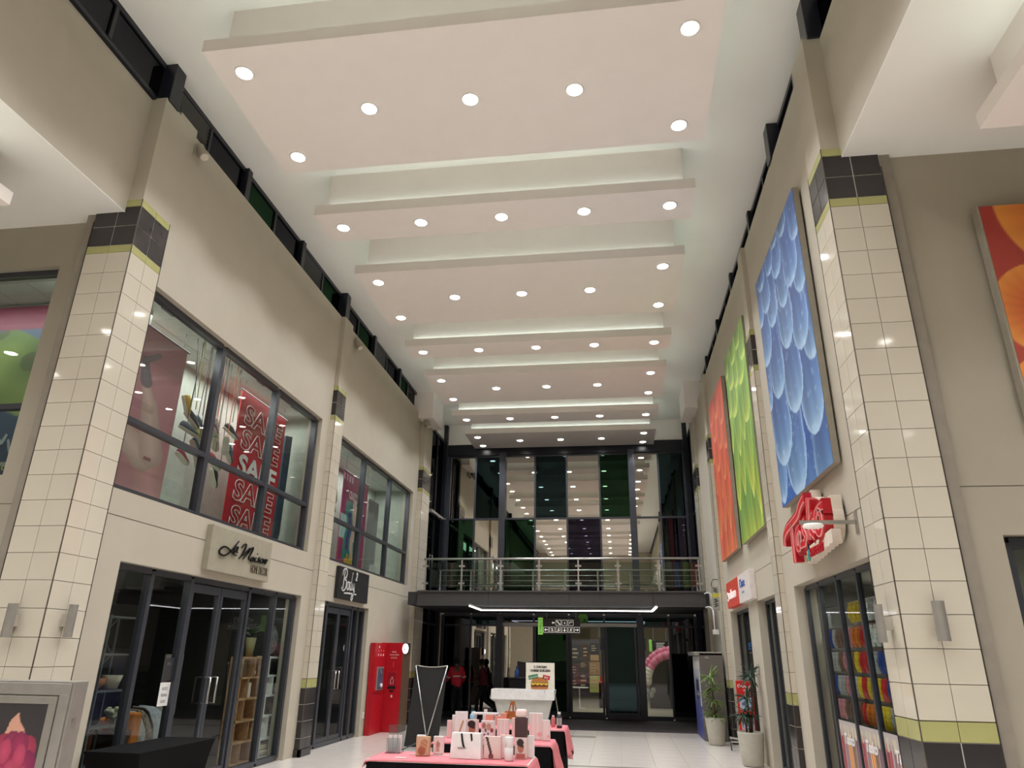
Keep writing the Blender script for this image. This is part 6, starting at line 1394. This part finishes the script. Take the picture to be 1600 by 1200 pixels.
t = thing('reflected_sign', 'black board with white lines and a green strip built as a reflection above the arch', 'sign', (1.7, 30.3, 2.2)); B().box(1.35, 30.3, 2.1, 1.95, 30.34, 2.45).build('board', blackp, t); B().box(1.22, 30.295, 2.05, 1.33, 30.345, 2.5).build('end_strip', MATS['lime'], t)  # mirrored sign in the same pane, built as a solid board beyond it
for q in range(4): B().box(1.5, 30.292, 2.17 + q * .06, 1.78 + .04 * (q % 2), 30.3, 2.19 + q * .06).build('text_line', ink_w, t)
for x in (1.4, 1.9): B().tube([(x, 30.32, 2.45), (x, 30.32, 3.4)], .008, 6).build('hanger', silver_g, t)
t = thing('flower_picture', 'pink flower poster on the lobby wall panel', 'poster', (-3.0, 30, 1.2)); B().box(-3.5, 30, .9, -2.7, 30.05, 2.3).build('board', lt, t)
printed('print', (-3.48, 29.994, .92), XR, UP, .76, 1.34, 30, 40, lambda u, v: np.stack([150 + 60 * np.sin(u * 13) * np.sin(v * 17), 84 + 30 * np.sin(u * 9 + v * 11), 96 + 34 * np.sin(u * 15 - v * 8)], 1), t)
for x in (-3.4, -2.8): B().box(x - .02, 30.05, .003, x + .02, 30.09, 2.2).build('post', silver_g, t)

# ------------------------------------------------------------------ people
def skin_mesh(name, verts, edges, radii, m, parent, sub=2, root=0):
    me = bpy.data.meshes.new(name); o0 = ORG[parent.name]
    me.from_pydata([tuple(Vector(v) - o0) for v in verts], edges, []); me.update(); me.materials.append(m)
    o = bpy.data.objects.new(name, me); COL.objects.link(o); o.parent = parent; ORG[o.name] = o0
    o.modifiers.new('skin', 'SKIN'); sv = me.skin_vertices[0].data
    for i, r_ in enumerate(radii): sv[i].radius = (r_[0], r_[1]) if isinstance(r_, tuple) else (r_, r_); sv[i].use_root = (i == root)
    o.modifiers['skin'].use_smooth_shade = True
    s = o.modifiers.new('sub', 'SUBSURF'); s.levels = sub; s.render_levels = sub
    return o
def chain(start, n): return [(start + i, start + i + 1) for i in range(n - 1)]
def person(label, base, yaw, J, jacket, trousers, stripe):
    """J: joints in the person's own frame (x right, y ahead, z up)"""
    c, s = math.cos(yaw), math.sin(yaw); t = thing('person', label, 'person', base)
    W_ = lambda p: (base[0] + p[0] * c - p[1] * s, base[1] + p[0] * s + p[1] * c, base[2] + p[2])
    skin_m = mat('skin_dark', (86, 58, 46), .55)
    names = ['pelvis', 'waist', 'chest', 'neck', 'nape', 'head', 'crown', 'shl', 'ell', 'wrl', 'pal', 'shr', 'elr', 'wrr', 'par', 'hil', 'knl', 'anl', 'tol', 'hir', 'knr', 'anr', 'tor']
    I = {n: i for i, n in enumerate(names)}; V = [W_(J[n]) for n in names]
    E = [('pelvis', 'waist'), ('waist', 'chest'), ('chest', 'neck'), ('neck', 'nape'), ('nape', 'head'), ('head', 'crown'), ('chest', 'shl'), ('shl', 'ell'), ('ell', 'wrl'), ('wrl', 'pal'), ('chest', 'shr'), ('shr', 'elr'), ('elr', 'wrr'), ('wrr', 'par'),
         ('pelvis', 'hil'), ('hil', 'knl'), ('knl', 'anl'), ('anl', 'tol'), ('pelvis', 'hir'), ('hir', 'knr'), ('knr', 'anr'), ('anr', 'tor')]
    Rd = dict(pelvis=(.13, .10), waist=(.12, .09), chest=(.14, .10), neck=.052, nape=.062, head=.095, crown=.062, shl=.055, ell=.04, wrl=.028, pal=.03, shr=.055, elr=.04, wrr=.028, par=.03, hil=.085, knl=.055, anl=.04, tol=.032, hir=.085, knr=.055, anr=.04, tor=.032)
    skin_mesh('body', V, [(I[a], I[b_]) for a, b_ in E], [Rd[n] for n in names], skin_m, t)
    # jacket
    jn = ['waist', 'hem', 'chest', 'collar', 'shl', 'ell', 'wrl', 'shr', 'elr', 'wrr']; K = dict(J)
    K['hem'] = tuple(np.array(J['pelvis']) + np.array((0, 0, -.06))); K['collar'] = tuple(np.array(J['neck']) * .75 + np.array(J['chest']) * .25)
    for a in ('l', 'r'): K['wr' + a] = tuple(np.array(J['el' + a]) + (np.array(J['wr' + a]) - np.array(J['el' + a])) * .9)
    II = {n: i for i, n in enumerate(jn)}
    JR = dict(waist=(.185, .15), hem=(.19, .155), chest=(.2, .145), collar=(.085, .085), shl=.085, ell=.066, wrl=.05, shr=.085, elr=.066, wrr=.05)
    skin_mesh('jacket', [W_(K[n]) for n in jn], [(II[a], II[b_]) for a, b_ in (('waist', 'hem'), ('waist', 'chest'), ('chest', 'collar'), ('chest', 'shl'), ('shl', 'ell'), ('ell', 'wrl'), ('chest', 'shr'), ('shr', 'elr'), ('elr', 'wrr'))], [JR[n] for n in jn], jacket, t)
    if stripe:
        sm = mat('reflective_stripe', (214, 196, 190), .4); z = (J['chest'][2] + J['waist'][2]) / 2 - .01; cx = np.array(J['chest']) * .5 + np.array(J['waist']) * .5; b = B(); n = 28; vs = []
        for zz in (-.02, .02):
            for k in range(n): a = 2 * PI * k / n; vs.append(W_((cx[0] + .188 * math.cos(a), cx[1] + .155 * math.sin(a), z + zz)))
        b.add(vs, [(k, (k + 1) % n, (k + 1) % n + n, k + n) for k in range(n)]).build('chest_stripe', sm, t, smooth=True)
        for a in ('l', 'r'):
            p, q = np.array(J['sh' + a]), np.array(J['el' + a]); B().tube([W_(p + (q - p) * .78), W_(p + (q - p) * .93)], .068, 14).build('arm_stripe', sm, t, smooth=True)
    tn = ['pelvis', 'hil', 'knl', 'anl', 'hir', 'knr', 'anr']; T2 = {n: i for i, n in enumerate(tn)}; TR = dict(pelvis=(.15, .12), hil=.1, knl=.072, anl=.056, hir=.1, knr=.072, anr=.056)
    skin_mesh('trousers', [W_(J[n]) for n in tn], [(T2[a], T2[b_]) for a, b_ in (('pelvis', 'hil'), ('hil', 'knl'), ('knl', 'anl'), ('pelvis', 'hir'), ('hir', 'knr'), ('knr', 'anr'))], [TR[n] for n in tn], trousers, t)
    for a in ('l', 'r'):
        p, q = np.array(J['an' + a]), np.array(J['to' + a]); d = (q - p); skin_mesh('shoe_worn', [W_(p - d * .3 + np.array((0, 0, -.02))), W_(p + d * .2), W_(q), W_(q + d * .35)], chain(0, 4), [.042, .05, .042, .03], blackp, t, 1)
    # hair, face and hands
    h = np.array(J['head']); up_ = np.array(J['crown']) - h; up_ = up_ / np.linalg.norm(up_)
    B().ell(W_(h + up_ * .03 + np.array((0, -.018, 0))), (.104, .108, .105), 16, 10).build('hair', mat('hair_black', (20, 17, 16), .8, bump=.2), t, smooth=True)
    f = B(); fc = h + np.array((0, .085, -.01)); f.ell(W_(fc + (0, .015, -.012)), (.014, .02, .018), 8, 6)
    for sx_ in (-.1, .1): f.ell(W_(h + (sx_, .0, -.015)), (.014, .02, .03), 8, 6)
    f.ell(W_(fc + (0, .005, -.05)), (.024, .012, .007), 8, 6); f.build('nose_ears_mouth', skin_m, t, smooth=True)
    e = B()
    for sx_ in (-.034, .034): e.ell(W_(fc + (sx_, .0, .015)), (.012, .01, .007), 8, 6)
    e.build('eyes', whitep, t, smooth=True)
    for a, sg in (('l', -1), ('r', 1)):
        w_ = np.array(J['wr' + a]); p = np.array(J['pa' + a]); d = (p - w_) / np.linalg.norm(p - w_); sd = np.cross(d, (0, 1, 0.2)); sd = sd / np.linalg.norm(sd); nn = np.cross(sd, d); b = B()
        for k, (o_, L) in enumerate(((-.03, .065), (-.01, .08), (.01, .075), (.03, .055))):
            q0 = p + sd * o_ + d * .01; q1 = q0 + d * L * .55; q2 = q1 + (d * .7 + nn * .5) * L * .5; b.tube([W_(q0), W_(q1), W_(q2)], .010, 6, .007)
        q0 = w_ + (p - w_) * .4 + sd * .03 * -sg; b.tube([W_(q0), W_(q0 - sd * .03 * sg + d * .03), W_(q0 - sd * .04 * sg + d * .065)], .011, 6, .008); b.build('fingers', skin_m, t, smooth=True)
    return t
J1 = dict(pelvis=(0, 0, .92), waist=(0, .0, 1.08), chest=(0, .02, 1.32), neck=(0, .03, 1.46), nape=(0, .035, 1.50), head=(0, .07, 1.60), crown=(0, .06, 1.69), shl=(-.19, .02, 1.40), ell=(-.25, .10, 1.12), wrl=(-.27, .33, 1.02), pal=(-.26, .42, 1.01), shr=(.19, .02, 1.40), elr=(.25, -.02, 1.12), wrr=(.22, .18, .97), par=(.21, .26, .95),
          hil=(-.09, 0, .86), knl=(-.1, .05, .48), anl=(-.1, 0, .09), tol=(-.11, .14, .04), hir=(.09, 0, .86), knr=(.1, .04, .48), anr=(.1, -.06, .09), tor=(.11, .08, .04))
person('person in a red jacket with pale reflective stripes and dark trousers, seen from behind', (-5.1, 23.9, .006), .55, J1, mat('jacket_red', (206, 34, 56), .7, bump=.2), mat('trouser_black', (24, 24, 28), .8), True)
J2 = dict(pelvis=(0, 0, .92), waist=(0, .02, 1.08), chest=(0, .05, 1.31), neck=(0, .07, 1.45), nape=(0, .08, 1.49), head=(0, .11, 1.58), crown=(0, .1, 1.67), shl=(-.17, .04, 1.38), ell=(-.22, -.08, 1.13), wrl=(-.2, .1, .96), pal=(-.2, .18, .93), shr=(.17, .05, 1.38), elr=(.22, .12, 1.13), wrr=(.18, .32, 1.06), par=(.16, .4, 1.07),
          hil=(-.08, 0, .86), knl=(-.09, .2, .5), anl=(-.09, .22, .10), tol=(-.09, .36, .045), hir=(.08, 0, .86), knr=(.09, .02, .48), anr=(.09, -.34, .26), tor=(.09, -.32, .13))
person('person in a dark maroon top and black trousers in mid stride by the glass', (-4.3, 24.4, .006), 1.35, J2, mat('top_maroon', (92, 22, 34), .8), mat('trouser_black'), False)
